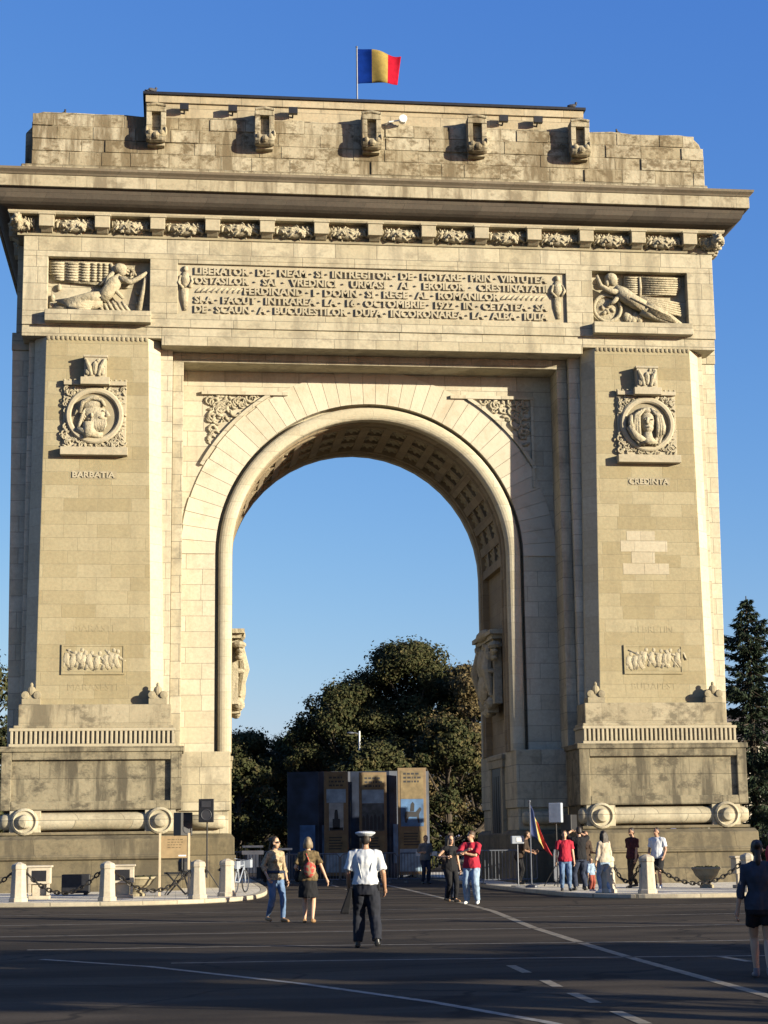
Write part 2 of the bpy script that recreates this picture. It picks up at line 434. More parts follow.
# soffit of the vault: edge bands and coffers
prof = [(5.62,2.43),(5.03,2.43),(4.97,2.5),(4.97,2.75),(5.02,2.8),(5.02,3.0),(4.96,3.05),(4.96,3.2),(5.2,3.25),(5.2,7.0),(4.96,7.05),(4.96,7.2),(5.02,7.25),(5.02,7.5),(4.97,7.55),(4.97,7.87),(5.62,7.87)]
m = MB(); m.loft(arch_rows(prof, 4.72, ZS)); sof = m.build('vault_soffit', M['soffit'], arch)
m = MB()
for k in range(0, 19):
    a = PI*k/18
    for rr, wd, mi in ((4.99, .16, 0),):
        t = Vector((-math.sin(a), 0, math.cos(a))); c = Vector((math.cos(a), 0, math.sin(a)))
        pts = []
        for y in (3.2, 7.06):
            for q, e in ((rr,-wd),(rr,wd),(5.22,wd),(5.22,-wd)):
                p = c*q + t*e; pts.append((p.x, y, ZS+p.z))
        m.loft([pts[:4], pts[4:]])
for y in (4.5, 5.8):
    m.loft(arch_rows([(5.0,y-.1),(5.0,y+.1),(5.21,y+.1),(5.21,y-.1)], ZS-.1, ZS))
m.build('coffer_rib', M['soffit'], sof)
m = MB()
m.lathe([(.0,0),(.13,.16),(.2,.12),(.24,.05),(.42,.10),(.46,.0)], n=12, axis='z')
for k in range(8):
    a = 2*PI*k/8; m.ell((.3*math.cos(a), .3*math.sin(a), .08), (.12,.09,.10), Matrix.Rotation(a, 3, 'Z'), 8, 5)
ros = None
for k in range(18):
    a = PI*(k+.5)/18
    for y in (3.85, 5.15, 6.4):
        c = Vector((math.cos(a), 0, math.sin(a)))
        q = (-c).to_track_quat('Z', 'Y').to_euler()
        loc = (5.2*c.x, y, ZS+5.2*c.z)
        if ros is None:
            ros = m.build('rosette', M['carve2'], sof, smooth=True); ros.location = loc; ros.rotation_euler = q
        else: cpart(ros, sof, loc, q)

# spandrel carvings in the corners, triangular fields edged with mouldings
def blobs(m, n, area, size, d, ybase, seed):
    r_ = random.Random(seed); k = 0
    while k < n:
        p = area(r_)
        if p is None: continue
        s_ = size*r_.uniform(.6, 1.3)
        a = r_.uniform(0, PI)
        if r_.random() < .35:
            c0 = Vector((p[0], ybase, p[1])); rr = s_*1.6
            m.tube([(p[0]+rr*math.cos(a+t), ybase-d*.6, p[1]+rr*math.sin(a+t)*.9) for t in (0,.7,1.4,2.1,2.8,3.5)], [s_*.35,s_*.45,s_*.5,s_*.45,s_*.35,s_*.3], 6)
        else:
            m.ell((p[0], ybase, p[1]), (s_*1.5, d*r_.uniform(.7,1.2), s_*.6), Matrix.Rotation(a, 3, 'Y'), 8, 5)
        k += 1
for s in (1, -1):
    m = MB()
    def area(r_, s=s):
        x, z = r_.uniform(3.3, 5.85), r_.uniform(15.4, 17.55)
        if math.hypot(x, z-ZS) < 7.12 or x > 5.85: return None
        return (s*x, z)
    blobs(m, 85, area, .095, .08, 2.0, 5+s)
    cs = m.build('spandrel_carving', M['sculpt'], arch, smooth=True)
    # moulded edging: top, outer side, curved side
    m = MB()
    m.box(min(s*3.0, s*6.12), max(s*3.0, s*6.12), 1.86, 2.01, 17.6, 17.72)
    if s > 0: m.box(6.0, 6.1, 1.9, 2.01, 14.3, 17.598)
    a0, a1 = (R(28), R(58))
    rows = []
    for k in range(15):
        a = a0+(a1-a0)*k/14
        rows.append([(s*r*math.cos(a), y, ZS+r*math.sin(a)) for r, y in ((6.86,2.01),(6.86,1.88),(6.98,1.88),(6.98,2.01))])
    m.loft(rows)
    m.build('moulding', M['cream'], cs)

# frames round the recess
m = MB()
for s in (1, -1):
    for y0, y1 in ((.86, DEP-.86),):
        m.box(min(s*6.78,s*7.16), max(s*6.78,s*7.16), y0, y1, 4.72, 18.50)
m.box(-7.16, 7.16, .86, DEP-.86, 18.502, 18.852)
m.build('recess_frame', M['entab'], arch, bevel=.02)

# pier cores and shafts
for s in (1, -1):
    m = MB(T=FRONT(s)); m.box(7.17, 12.2, .6, DEP-.6, 4.74, 19.09); m.loft([[(12.2,1.05,4.74),(12.63,1.05,4.74),(12.63,DEP-1.05,4.74),(12.2,DEP-1.05,4.74)],[(12.2,1.05,18.85),(12.82,1.05,18.85),(12.82,DEP-1.05,18.85),(12.2,DEP-1.05,18.85)]])
    m.build('pier_core', M['cream'], arch, bevel=.015)
    for BF in (FRONT, BACK):
        back = BF is BACK
        T = BF(s)
        m = MB(T=T)
        xs = lambda z: (7.78+(z-6.2)*(.24/12.7), 11.64-(z-6.2)*(.08/12.7))
        rings = []
        for z in (6.22, 19.09):
            a, b = xs(z)
            rings.append([(a,0,z),(b,0,z),(b+.42,.41,z),(b+.42,.8,z),(a-.42,.8,z),(a-.42,.41,z)])
        n0 = len(m.f); m.loft(rings)
        # chamfer faces take the paler stone
        for i in (1, 2, 4, 5): m.m[n0+i] = 1
        m.m[n0+1] = 1; m.m[n0+5] = 1
        shaft = m.build('pier_shaft', [M['shaft'], M['chamf']], arch, bevel=.015)
        # scalloped drip at the head of the shaft
        m = MB(T=T)
        for k in range(22): m.ell((8.1+3.4*k/21, .0, 19.06), (.075,.05,.10), None, 8, 5)
        m.build('scalloped_drip', M['carve2'], shaft)
        # plinth below the shaft: base course, fluted band
        m = MB(T=T); m.box(7.1, 12.15, -.5, .7, 5.47, 6.22); m.box(7.0,12.3,-.56,.7,5.42,5.52)
        bc = m.build('base_course', M['bcourse'], arch, bevel=.03)
        m = MB(T=T); m.box(6.95, 12.42, -.72, .7, 5.32, 5.42); m.box(7.0,12.36,-.62,.7,4.9,5.32); m.box(6.95,12.42,-.74,.7,4.80,4.9)
        for k in range(35):
            x = 7.03+5.3*k/34
            m.box(x-.045, x+.045, -.74, -.6, 4.9, 5.32)
        m.build('fluted_band', M['carve'], arch, bevel=.012, seg=1)
        for x in (7.55, 11.75):
            m = MB(T=T)
            m.box(x-.3, x+.3, -.42, .2, 6.23, 6.42)
            m.loft([[(x-.22,-.38,6.42),(x+.22,-.38,6.42),(x+.22,.1,6.42),(x-.22,.1,6.42)],[(x-.1,-.3,6.72),(x+.1,-.3,6.72),(x+.1,0,6.72),(x-.1,0,6.72)]])
            for q in (-1, 1): m.lathe([(0,-.06),(.12,-.06),(.14,0),(.12,.06),(0,.08)], (x+q*.2,-.36,6.54), 'y', 12)
            m.ell((x,-.3,6.68), (.15,.12,.17), None, 10, 8); m.ell((x,-.3,6.88), (.06,.06,.09), None, 8, 6)
            m.build('acroterion', M['carve2'], bc, smooth=False)
        # big plinth block with sunk panel
        m = MB(T=T)
        m.box(6.72, 12.62, -.86, 1.0, 2.72, 4.62); m.box(6.66, 12.68, -1.06, 1.0, 4.62, 4.8)
        m.box(6.72, 7.1, -1.0, -.86, 2.72, 4.62); m.box(12.28, 12.62, -1.0, -.86, 2.72, 4.62)
        m.box(7.1, 12.28, -1.0, -.86, 4.36, 4.62); m.box(7.1, 12.28, -1.0, -.86, 2.72, 3.02)
        m.build('plinth_block', M['base'], arch, bevel=.025)
        # roll moulding with bosses
        m = MB(T=T); m.box(6.8, 12.5, -.6, 1.2, 1.98, 2.72); m.box(6.75,12.6,-1.12,.9,1.92,2.02)
        rb = m.build('roll_bed', M['base2'], arch, bevel=.02)
        m = MB(T=T); m.lathe([(.0,6.72),(.2,6.72),(.27,6.8),(.29,6.95),(.29,12.35),(.27,12.5),(.2,12.62),(0,12.64)], (0,-.78,2.36), 'x', 20)
        m.build('roll_moulding', M['entab'], arch, smooth=True)
        for x in (7.42, 11.8):
            m = MB(T=T)
            m.box(x-.5, x+.5, -1.04, -.5, 1.99, 2.71)
            m.lathe([(0,-.06),(.44,-.06),(.44,.10),(.36,.16),(.33,.10),(.24,.10),(.22,.2),(.19,.27),(.0,.33)], (x,-1.04,2.36), 'y', 24)
            m.build('boss', M['entab'], rb, smooth=False, bevel=.015)
        # stepped base
        m = MB(T=T)
        m.prism([(-1.15,1.9),(-1.5,1.78),(-1.55,1.3),(-1.62,1.24),(-1.62,1.14),(-1.52,1.1),(-1.55,.62),(-1.72,.58),(-1.75,.05),(1.2,.05),(1.2,1.9)], 6.7, 12.75, 'x')
        m.build('stepped_base', M['base2'], arch, bevel=.02)
        # jamb base under the arch opening
        if not back:
            m = MB(T=T); m.box(5.04, 7.0, 1.55, DEP-1.55, 2.7, 4.73); m.box(5.1, 6.9, 1.65, DEP-1.65, 1.92, 2.7)
            jb = m.build('jamb_base', M['entab'], arch, bevel=.025)
            m = MB(T=T); m.loft([[(4.9,1.25,1.2),(7,1.25,1.2),(7,DEP-1.25,1.2),(4.9,DEP-1.25,1.2)],[(4.9,1.25,1.78),(7,1.25,1.78),(7,DEP-1.25,1.78),(4.9,DEP-1.25,1.78)],[(5.02,1.5,1.92),(7,1.5,1.92),(7,DEP-1.5,1.92),(5.02,DEP-1.5,1.92)]]); m.box(4.86, 7.0, 1.1, DEP-1.1, .05, 1.2); m.build('jamb_foot', M['base2'], arch, bevel=.025)
            for yr in (1.5, DEP-1.5):
                m = MB(T=T); m.lathe([(0,5.2),(.18,5.22),(.24,5.3),(.24,6.7),(0,6.7)], (0,yr,2.33), 'x', 16); m.build('roll', M['entab'], jb, smooth=True)
            # stair doorway inside the passage
            m = MB(T=T)
            for y in (3.75, 5.95): m.box(4.93, 5.1, y, y+.32, .1, 4.2)
            m.box(4.91, 5.1, 3.6, 6.42, 4.2, 4.5); m.box(4.88,5.1,3.5,6.52,4.5,4.66)
            dw = m.build('doorway', M['carve2'], arch, bevel=.02)
            m = MB(T=T); m.box(4.96, 5.03, 4.072, 5.948, .12, 4.198)
            for y in (4.3,4.75,5.2,5.6): m.box(4.94,4.96,y-.17,y+.17,.4,3.9)
            m.build('door', plain('dark_bronze_door', (.03,.022,.015), .5, .4), dw)

# trophies carved on the passage walls
for s in (1, -1):
    m = MB(T=lambda x, y, z, s=s: (s*(x-.12 if x < 4.99 else x), y, 6.25+(z-6.25)*.80))
    m.box(4.72, 5.0, 3.3, 6.9, 9.55, 9.75); m.box(4.62,5.0,3.1,7.1,9.75,9.95); m.ell((4.72,5.1,9.9),(.22,1.2,.28),None,10,6)
    m.box(4.82, 5.0, 3.6, 6.7, 6.6, 9.55)
    rr = random.Random(3)
    m.ell((4.75,5.1,8.5),(.28,.85,.8),None,14,10); m.ell((4.7,5.1,7.4),(.22,.7,.75),None,12,8)
    for k in range(60):
        y, z = rr.uniform(3.3,6.9), rr.uniform(6.5,9.4)
        if z < 7.2 and abs(y-5.1) > 1.2: continue
        m.ell((4.8,y,z),(rr.uniform(.1,.28),rr.uniform(.08,.25),rr.uniform(.1,.3)),Matrix.Rotation(rr.uniform(0,3),3,'X'),8,5)
    for q in (-1,1):
        for e in (.5,.9,1.3): m.tube([(4.75,5.1-q*e*.4,6.6),(4.7,5.1+q*e*.6,8.2),(4.8,5.1+q*e*1.25,9.4)],[.07,.07,.05],6)
        m.tube([(4.72,5.1+q*1.0,9.3),(4.6,5.1+q*1.2,8.2),(4.75,5.1+q*1.1,7)],[.12,.2,.08],8)
    m.box(4.72,5.0,4.4,5.8,6.25,6.5); m.ell((4.85,5.1,6.3),(.18,.5,.25),None,10,6)
    m.build('trophy_relief', M['sculpt'], arch)

# architrave, frieze block with sunk panels
m = MB(); m.box(-7.57, 7.57, -.03, DEP+.03, 18.855, 19.5); m.box(-12.42, -7.572, -.03, DEP+.03, 19.10, 19.5); m.box(7.572, 12.52, -.03, DEP+.03, 19.10, 19.5); m.box(-12.84,12.84,1.0,DEP-1.0,18.86,19.5)
m.build('architrave', M['entab'], arch, bevel=.02)
m = MB(); ZA, ZB, ZC = 19.5, 20.0, 22.0
m.box(-12.42,12.55,-.09,DEP+.09,ZA,ZB); m.box(-12.42,12.55,-.09,DEP+.09,ZC,22.74)
m.box(-12.42,12.55,.30,DEP-.30,ZB,ZC); m.box(-12.7,12.7,1.0,DEP-1.0,ZA,22.735)
for a, b in ((-12.42,-11.56),(-8.0,-7.02),(7.02,8.0),(11.56,12.55)):
    for y0, y1 in ((-.09,.30),(DEP-.30,DEP+.09)): m.box(a,b,y0,y1,ZB,ZC)
for y0, y1 in ((-.09,.30),(DEP-.30,DEP+.09)): m.box(-7.02,7.02,y0,y1,21.86,ZC)
fb = m.build('frieze_block', M['entab'], arch, bevel=.018)
for s in (1, -1):
    m = MB(T=FRONT(s)); m.box(7.94,11.62,-.42,-.085,19.56,19.98); m.build('relief_ledge', M['entab'], fb, bevel=.02)

# inscription panel with raised letters
m = MB(); m.box(-7.02,7.02,DEP-.3,DEP,ZB,21.86); m.build('blank_panel', M['carve'], fb)
m = MB(); m.box(-7.02,7.02,0,.30,ZB,21.86)
ip = m.build('inscription_panel', M['carve'], arch)
def text_mesh(s, cap, depth, width=None, bold=.0):
    cu = bpy.data.curves.new('lettering', 'FONT'); cu.body = s; cu.size = cap/.70; cu.extrude = depth; cu.offset = bold; cu.resolution_u = 2
    ob = bpy.data.objects.new('lettering', cu); COL.objects.link(ob)
    dg = bpy.context.evaluated_depsgraph_get(); me = bpy.data.meshes.new_from_object(ob.evaluated_get(dg))
    bpy.data.objects.remove(ob)
    xs_ = [v.co.x for v in me.vertices]; x0, x1 = min(xs_), max(xs_)
    k = width/(x1-x0) if width else 1
    for v in me.vertices: v.co = Vector(((v.co.x-(x0+x1)/2)*k, -v.co.z, v.co.y))
    me.name = 'lettering'
    bm = bmesh.new(); bm.from_mesh(me); bmesh.ops.remove_doubles(bm, verts=bm.verts, dist=1e-4); bmesh.ops.recalc_face_normals(bm, faces=bm.faces); bm.to_mesh(me); bm.free()
    for p_ in me.polygons: p_.use_smooth = False
    return me
def lettering(s, cap, depth, x, y, z, width, mat, parent, bold=0, name='lettering'):
    me = text_mesh(s, cap, depth, width, bold); me.materials.clear(); me.materials.append(mat)
    o = bpy.data.objects.new(name, me); COL.objects.link(o); o.parent = parent; o.location = (x, y, z)
    return o
rows = ['LIBERATOR \u00b7 DE \u00b7 NEAM \u00b7 SI \u00b7 INTREGITOR \u00b7 DE \u00b7 HOTARE \u00b7 PRIN \u00b7 VIRTUTEA',
        'OSTASILOR  \u00b7  SAI  \u00b7  VREDNICI  \u00b7  URMASI  \u00b7  AI  \u00b7  EROILOR  \u00b7  CRESTINATATII',
        'FERDINAND \u00b7 I \u00b7 DOMN \u00b7 SI \u00b7 REGE \u00b7 AL \u00b7 ROMANILOR',
        'SI-A \u00b7 FACUT \u00b7 INTRAREA \u00b7 LA \u00b7 16 \u00b7 OCTOMBRIE \u00b7 1922 \u00b7 IN \u00b7 CETATEA \u00b7 SA',
        'DE \u00b7 SCAUN \u00b7 A \u00b7 BUCURESTILOR \u00b7 DUPA \u00b7 INCORONAREA \u00b7 LA \u00b7 ALBA \u00b7 IULIA']
for i, t_ in enumerate(rows):
    z = 21.49-.352*i
    wd = 12.75 if i != 2 else 9.25
    lettering(t_, .255, .035, -.05, -.03, z, wd, M['carve'], ip, .012, 'inscription_line')
    if i == 2:
        for c in (-5.55, 5.45):
            m = MB()
            for k in range(9):
                x = c-.75+1.5*k/8
                m.ell((x, 0, z+.13), (.05,.05,.15), Matrix.Rotation(R(48), 3, 'Y'), 8, 6)
            m.tube([(c-.85,-.01,z+.04),(c+.85,-.01,z+.2)], .02, 6)
            m.build('laurel_ornament', M['carve'], ip, smooth=True)
# standing figures at the ends of the inscription
for x in (-6.75, 6.72):
    m = MB(); d = -.02
    m.ell((x,d,21.68),(.1,.1,.12)); m.tube([(x,d,21.56),(x,d,21.3),(x,d,20.95)],[.1,.19,.13],8,flat=.6)
    m.tube([(x-.03,d,20.95),(x-.03,d,20.6),(x,d,20.15)],[.15,.14,.07],8,flat=.6)
    m.tube([(x-.16,d,21.42),(x-.25,d-.05,21.15),(x-.08,d-.08,20.95)],.055,6); m.tube([(x+.16,d,21.42),(x+.25,d-.05,21.2),(x+.12,d-.08,21.0)],.055,6)
    for k in range(10): m.ell((x+rnd.uniform(-.22,.22),d,rnd.uniform(20.8,21.3)),(.07,.07,.05),Matrix.Rotation(rnd.uniform(0,3),3,'Y'),6,4)
    m.build('standing_figure', M['sculpt'], ip, smooth=True)

# winged victories
def panel_map(px0, px1, py0, py1, X0, X1, Z0, Z1):
    return lambda x, y: (X0+(x-px0)/(px1-px0)*(X1-X0), Z0+(py1-y)/(py1-py0)*(Z1-Z0))
def fold(m, L, g, rad, d=.12, n=8):
    m.tube([(g(*p)[0], .30-d*(1 if isinstance(d,(int,float)) else 1), g(*p)[1]) for p in L], rad, n)
def victory_left():
    m = MB(); g = panel_map(60,710,45,400,-11.56,-8.0,20.0,22.0)
    wing = [(62,58),(455,62),(470,100),(440,150),(395,212),(300,205),(100,190),(70,130)]
    m.prism([g(*p) for p in wing], .30, .16)
    cols = [(66,160),(166,250),(256,322),(328,366),(372,400),(404,440)]
    for a, b in cols:
        k_ = 7
        for k in range(k_):
            y = 68+k*(125/k_)
            if a < 80 and y > 150: a_ = a+30
            else: a_ = a
            p, q = g(a_, y+8), g(b, y+8)
            m.tube([(p[0],.15,p[1]),((p[0]+q[0])/2,.12,(p[1]+q[1])/2),(q[0],.15,q[1])], [.03,.045,.05], 6)
    fold(m, [(455,70),(480,120),(420,190),(385,215)], g, [.07,.09,.09,.05], .16)
    h = g(527,112); m.ell((h[0],.10,h[1]), (.20,.16,.23)); m.ell((h[0]-.08,.1,h[1]+.05),(.22,.18,.19)); m.ell((h[0]+.17,.08,h[1]-.03),(.05,.06,.05),None,8,6)
    fold(m, [(520,150),(480,200),(440,260),(395,310)], g, [.11,.27,.25,.24], .20, 12)
    fold(m, [(510,175),(590,195),(640,165),(690,130)], g, [.13,.10,.085,.06], .26, 10)
    fold(m, [(450,170),(430,215),(480,240),(540,300)], g, [.11,.10,.09,.06], .24, 10)
    fold(m, [(400,300),(330,300),(230,320),(120,340)], g, [.24,.22,.16,.07], .2, 12)
    fold(m, [(410,330),(300,345),(200,365),(80,375)], g, [.2,.18,.13,.05], .18, 12)
    for k in range(9):
        fold(m, [(400-8*k,285+12*k),(300-15*k,300+10*k),(110+12*k,330+6*k)], g, [.045,.05,.03], .33, 6)
    for k in range(6):
        fold(m, [(380+30*k,320),(400+32*k,360),(415+35*k,392)], g, [.05,.07,.05], .22, 6)
    fold(m, [(690,120),(668,240),(640,385)], g, [.06,.085,.10], .2, 8)
    for k in range(14):
        p = (rnd.uniform(560,640), rnd.uniform(90,330)); q = g(*p); m.ell((q[0],.26,q[1]),(.10,.08,.05),Matrix.Rotation(rnd.uniform(0,3),3,'Y'),8,5)
    for p in ((90,300),(80,350),(130,230),(100,380)):
        q = g(*p); m.ell((q[0],.22,q[1]),(.09,.08,.14),None,8,6)
    return m.build('winged_victory', M['sculpt'], fb, smooth=True)
def victory_right():
    m = MB(); g = panel_map(55,680,45,395,8.0,11.56,20.0,22.0)
    m.prism([g(*p) for p in [(280,62),(655,62),(650,130),(625,172),(400,190),(330,210),(270,150)]], .30, .17)
    for k in range(8):
        y = 72+k*15
        for a, b in ((285,372),(380,645-k*4)):
            p, q = g(a,y), g(b,y)
            m.tube([(p[0],.15,p[1]),(q[0],.15,q[1])],[.04,.035],6)
    fold(m, [(378,70),(380,140),(375,215)], g, [.05,.06,.05], .18)
    for k in range(6): fold(m, [(330,200+8*k),(480,215+14*k),(640,240+16*k)], g, [.06,.07,.04], .16+.01*k, 6)
    h = g(195,95); m.ell((h[0],.08,h[1]),(.20,.17,.24)); m.ell((h[0]-.05,.1,h[1]+.07),(.24,.2,.2)); m.ell((h[0]-.2,.1,h[1]-.1),(.1,.12,.16),None,8,6)
    fold(m, [(210,140),(255,185),(330,235),(420,280)], g, [.12,.27,.25,.24], .22, 12)
    fold(m, [(400,270),(480,300),(570,340),(645,385)], g, [.23,.19,.12,.05], .24, 12)
    fold(m, [(380,290),(460,330),(560,365),(640,392)], g, [.2,.14,.1,.05], .18, 12)
    for k in range(6): fold(m, [(300+12*k,225+6*k),(430+10*k,285+10*k),(560+10*k,340+7*k)], g, [.03,.04,.03], .46-.03*k, 6)
    fold(m, [(255,180),(180,175),(115,140),(90,70)], g, [.13,.11,.09,.06], .28, 10)
    fold(m, [(235,200),(200,240),(170,260)], g, [.1,.08,.06], .26, 8)
    c = g(160,280)
    m.tube([(c[0]+.5*math.cos(t),.18,c[1]+.5*math.sin(t)) for t in [2*PI*k/24 for k in range(25)]], .07, 8)
    m.ell((c[0],.26,c[1]),(.46,.06,.46),None,20,8)
    for p in ((130,275),(170,260),(160,300),(195,290),(140,310)):
        q = g(*p); m.ell((q[0],.18,q[1]),(.11,.06,.07),Matrix.Rotation(rnd.uniform(0,3),3,'Y'),8,5)
    for k in range(5): 
        q = g(290+20*k, 330+8*(k%3)); m.ell((q[0],.26,q[1]),(.16,.1,.2),None,8,6)
    m.box(8.0,11.56,.2,.3,20.0,20.1)
    return m.build('winged_victory', M['sculpt'], fb, smooth=True)
victory_left(); victory_right()

# medallions and carvings on the shafts
SH = [o for o in COL.objects if o.parent == arch and o.name.startswith('pier_shaft')]
def medallion(s, shaft):
    cx, cz = s*9.84, 16.25
    m = MB(); m.box(cx-1.08,cx+1.08,-.06,.02,15.08,17.32)
    for q in (-1,1):
        m.box(cx+q*.72-.36,cx+q*.72+.36,-.2,0,17.32,17.47)
    m.box(cx-1.15,cx+1.15,-.3,.02,14.82,15.1); m.box(cx-.5,cx+.5,-.42,.02,17.3,17.56)
    m.box(cx-.38,cx+.38,-.34,.02,17.56,18.28); m.box(cx-.42,cx+.42,-.38,.02,18.28,18.36)
    md = m.build('medallion', M['carve'], shaft, bevel=.015)
    m = MB()
    def area(r_):
        x, z = r_.uniform(-1.02,1.02), r_.uniform(-1.08,1.0)
        return (cx+x, cz+z) if math.hypot(x,z) > .98 else None
    blobs(m, 150, area, .065, .07, -.06, 11+s)
    for q in (-1,1):
        m.tube([(cx+q*.12,-.36,17.62),(cx+q*.2,-.38,17.9),(cx+q*.32,-.36,18.2)],[.06,.09,.05],8); m.ell((cx+q*.25,-.36,17.75),(.1,.06,.12),None,8,6)
    m.ell((cx,-.36,17.9),(.1,.08,.25),None,8,6)
    for k in range(10): m.ell((cx+rnd.uniform(-.3,.3),-.35,rnd.uniform(17.65,18.22)),(.09,.05,.06),Matrix.Rotation(rnd.uniform(0,3),3,'Y'),6,4)
    for k in range(13): m.ell((cx-1.05+2.1*k/12,-.12,17.5),(.06,.08,.05),None,6,4)
    m.build('vine_ornament', M['sculpt'], shaft)
    m = MB()
    m.loft([[(cx+q*math.cos(t), -y_, cz+q*math.sin(t)) for q, y_ in ((1.0,.0),(1.0,.15),(.95,.19),(.85,.19),(.80,.15),(.80,.0))] for t in [2*PI*k/48 for k in range(48)]], loop=True)
    m.build('ring', M['carve'], shaft)
    m = MB(); m.lathe([(0,.07),(.86,.07),(.86,.055),(0,.055)],(cx,0,cz),'y',40); m.build('sunk_disc', M['carve2'], shaft)
    m = MB(); y = -.1
    E = lambda x, z, rx, rz, d=.16, a=0, yy=0: m.ell((cx+x, y+yy, cz+z), (rx, d, rz), Matrix.Rotation(R(a),3,'Y') if a else None, 12, 8)
    Tb = lambda L, r_, d=.1: m.tube([(cx+a, y-d, cz+b) for a, b in L], r_, 8)
    if s < 0:      # bearded man in a helmet, looking right
        E(-.06,.14,.40,.42,.2); E(.12,.0,.32,.36,.2); Tb([(.36,.16),(.47,.0),(.34,-.04)],[.06,.085,.06],.08)
        E(-.06,.36,.44,.22,.22,-12); Tb([(-.5,.05),(-.42,.42),(-.1,.6),(.24,.5),(.36,.3)],[.06,.08,.08,.07,.05],.18); E(-.05,.62,.2,.09,.18,-10)
        for k in range(9): Tb([(.36-.055*k,-.16+.01*k),(.38-.06*k,-.34),(.30-.05*k,-.58-.02*(k%3))],[.05,.06,.03],.12)
        E(.22,-.1,.16,.09,.24); E(.3,.14,.07,.04,.24); E(-.1,-.02,.09,.13,.26)
        for k in range(6): Tb([(-.3-.03*k,.2-.09*k),(-.42-.02*k,.05-.08*k),(-.3-.05*k,-.1-.07*k)],[.05,.06,.04],.1)
        Tb([(-.2,-.25),(-.2,-.5),(-.1,-.75)],[.22,.24,.3],.02); Tb([(-.6,-.5),(-.2,-.66),(.3,-.72)],[.1,.14,.1],.08)
    else:          # long-haired youth in three-quarter view with a raised hand
        E(.02,.12,.30,.42,.2); E(.02,-.14,.22,.2,.22); Tb([(-.02,.22),(-.06,.02),(.0,.0)],[.04,.07,.05],.2)
        E(-.14,.14,.07,.035,.28); E(.14,.14,.07,.035,.28); E(0,-.14,.11,.04,.29)
        for q in (-1,1):
            for k in range(6): Tb([(q*(.1+.05*k),.55-.03*k),(q*(.34+.03*k),.3),(q*(.36+.045*k),-.1),(q*(.32+.05*k),-.52+.03*k)],[.05,.07,.08,.05],.1 if k%2 else .15)
        E(0,.5,.34,.14,.2); Tb([(0,-.3),(0,-.5),(0,-.75)],[.16,.2,.42],.02)
        Tb([(-.72,-.1),(-.5,-.45),(-.1,-.72)],[.12,.16,.14],.14); Tb([(-.62,.3),(-.66,.05),(-.6,-.2)],[.06,.1,.1],.16)
        for k in range(7): Tb([(-.55+.17*k,-.5),(-.45+.14*k,-.66),(-.3+.1*k,-.8)],[.03,.05,.04],.16)
    m.build('portrait', M['sculpt'], shaft, smooth=True)
    # battle relief low on the shaft
    bx = s*9.74
    m = MB(); m.box(bx-1.06,bx+1.06,-.03,.02,7.32,8.22)
    for a, b, c, d in ((-1.06,-1.0,7.32,8.22),(1.0,1.06,7.32,8.22),(-1.06,1.06,7.26,7.32),(-1.06,1.06,8.22,8.28)): m.box(bx+a,bx+b,-.05,.02,c,d)
    br = m.build('battle_relief', M['shaft'], shaft)
    m = MB(T=lambda x, y, z: (x, y*.3-.012, z)); r_ = random.Random(21+s)
    for k in range(9):
        x = bx-.92+.22*k+r_.uniform(-.07,.07); z = 7.36+r_.uniform(0,.18)
        m.ell((x+.05,-.05,z+.58),(.07,.06,.08),None,8,6); m.tube([(x,-.04,z+.5),(x-.06,-.05,z+.28),(x+.1*(-1)**k,-.04,z+.02)],[.1,.13,.08],8)
        m.tube([(x,-.07,z+.45),(x+.2,-.08,z+.3+.2*r_.random()),(x+.3,-.06,z+.25)],[.05,.045,.03],6); m.tube([(x-.05,-.05,z+.25),(x-.18,-.05,z+.0)],[.08,.05],6)
    m.tube([(bx-.9,-.08,8.1),(bx-.1,-.08,7.75),(bx+.6,-.07,7.5)],.025,6); m.tube([(bx+.4,-.08,8.1),(bx+.9,-.08,7.5)],.025,6)
    m.build('carved_soldiers', M['sculpt'], br, smooth=True)
for sh in SH:
    c = sum((Vector(v.co) for v in sh.data.vertices), Vector())/len(sh.data.vertices)
    if c.y > 5: continue
    s = 1 if c.x > 0 else -1
    medallion(s, sh)
    nm = ('CREDINTA','DEBRETIN','BUDAPEST') if s > 0 else ('BARBATIA','MARASTI','MARASESTI')
    m = MB(); m.box(s*9.84-.78,s*9.84+.78,-.004,.01,14.02,14.32); m.build('name_tablet', M['carve2'], sh)
    lettering(nm[0], .20, .018, s*9.84, -.016, 14.07, 1.46, M['carve'], sh, .008, 'name_lettering')
    lettering(nm[1], .24, .010, s*9.74, .003, 8.72, None, M['shaft'], sh, .0, 'battle_name')
    lettering(nm[2], .24, .010, s*9.74, .003, 6.72, None, M['shaft'], sh, .0, 'battle_name')
    if s > 0:
        m = MB()
        for a, b, c0, d in ((8.95,9.98,12.03,12.36),(8.72,10.42,11.62,12.02),(9.1,9.95,11.2,11.61),(8.78,9.55,10.8,11.19),(9.56,10.45,10.8,11.19)): m.box(a,b,-.006,.01,c0,d)
        m.build('repair_patch', M['pale'], sh)

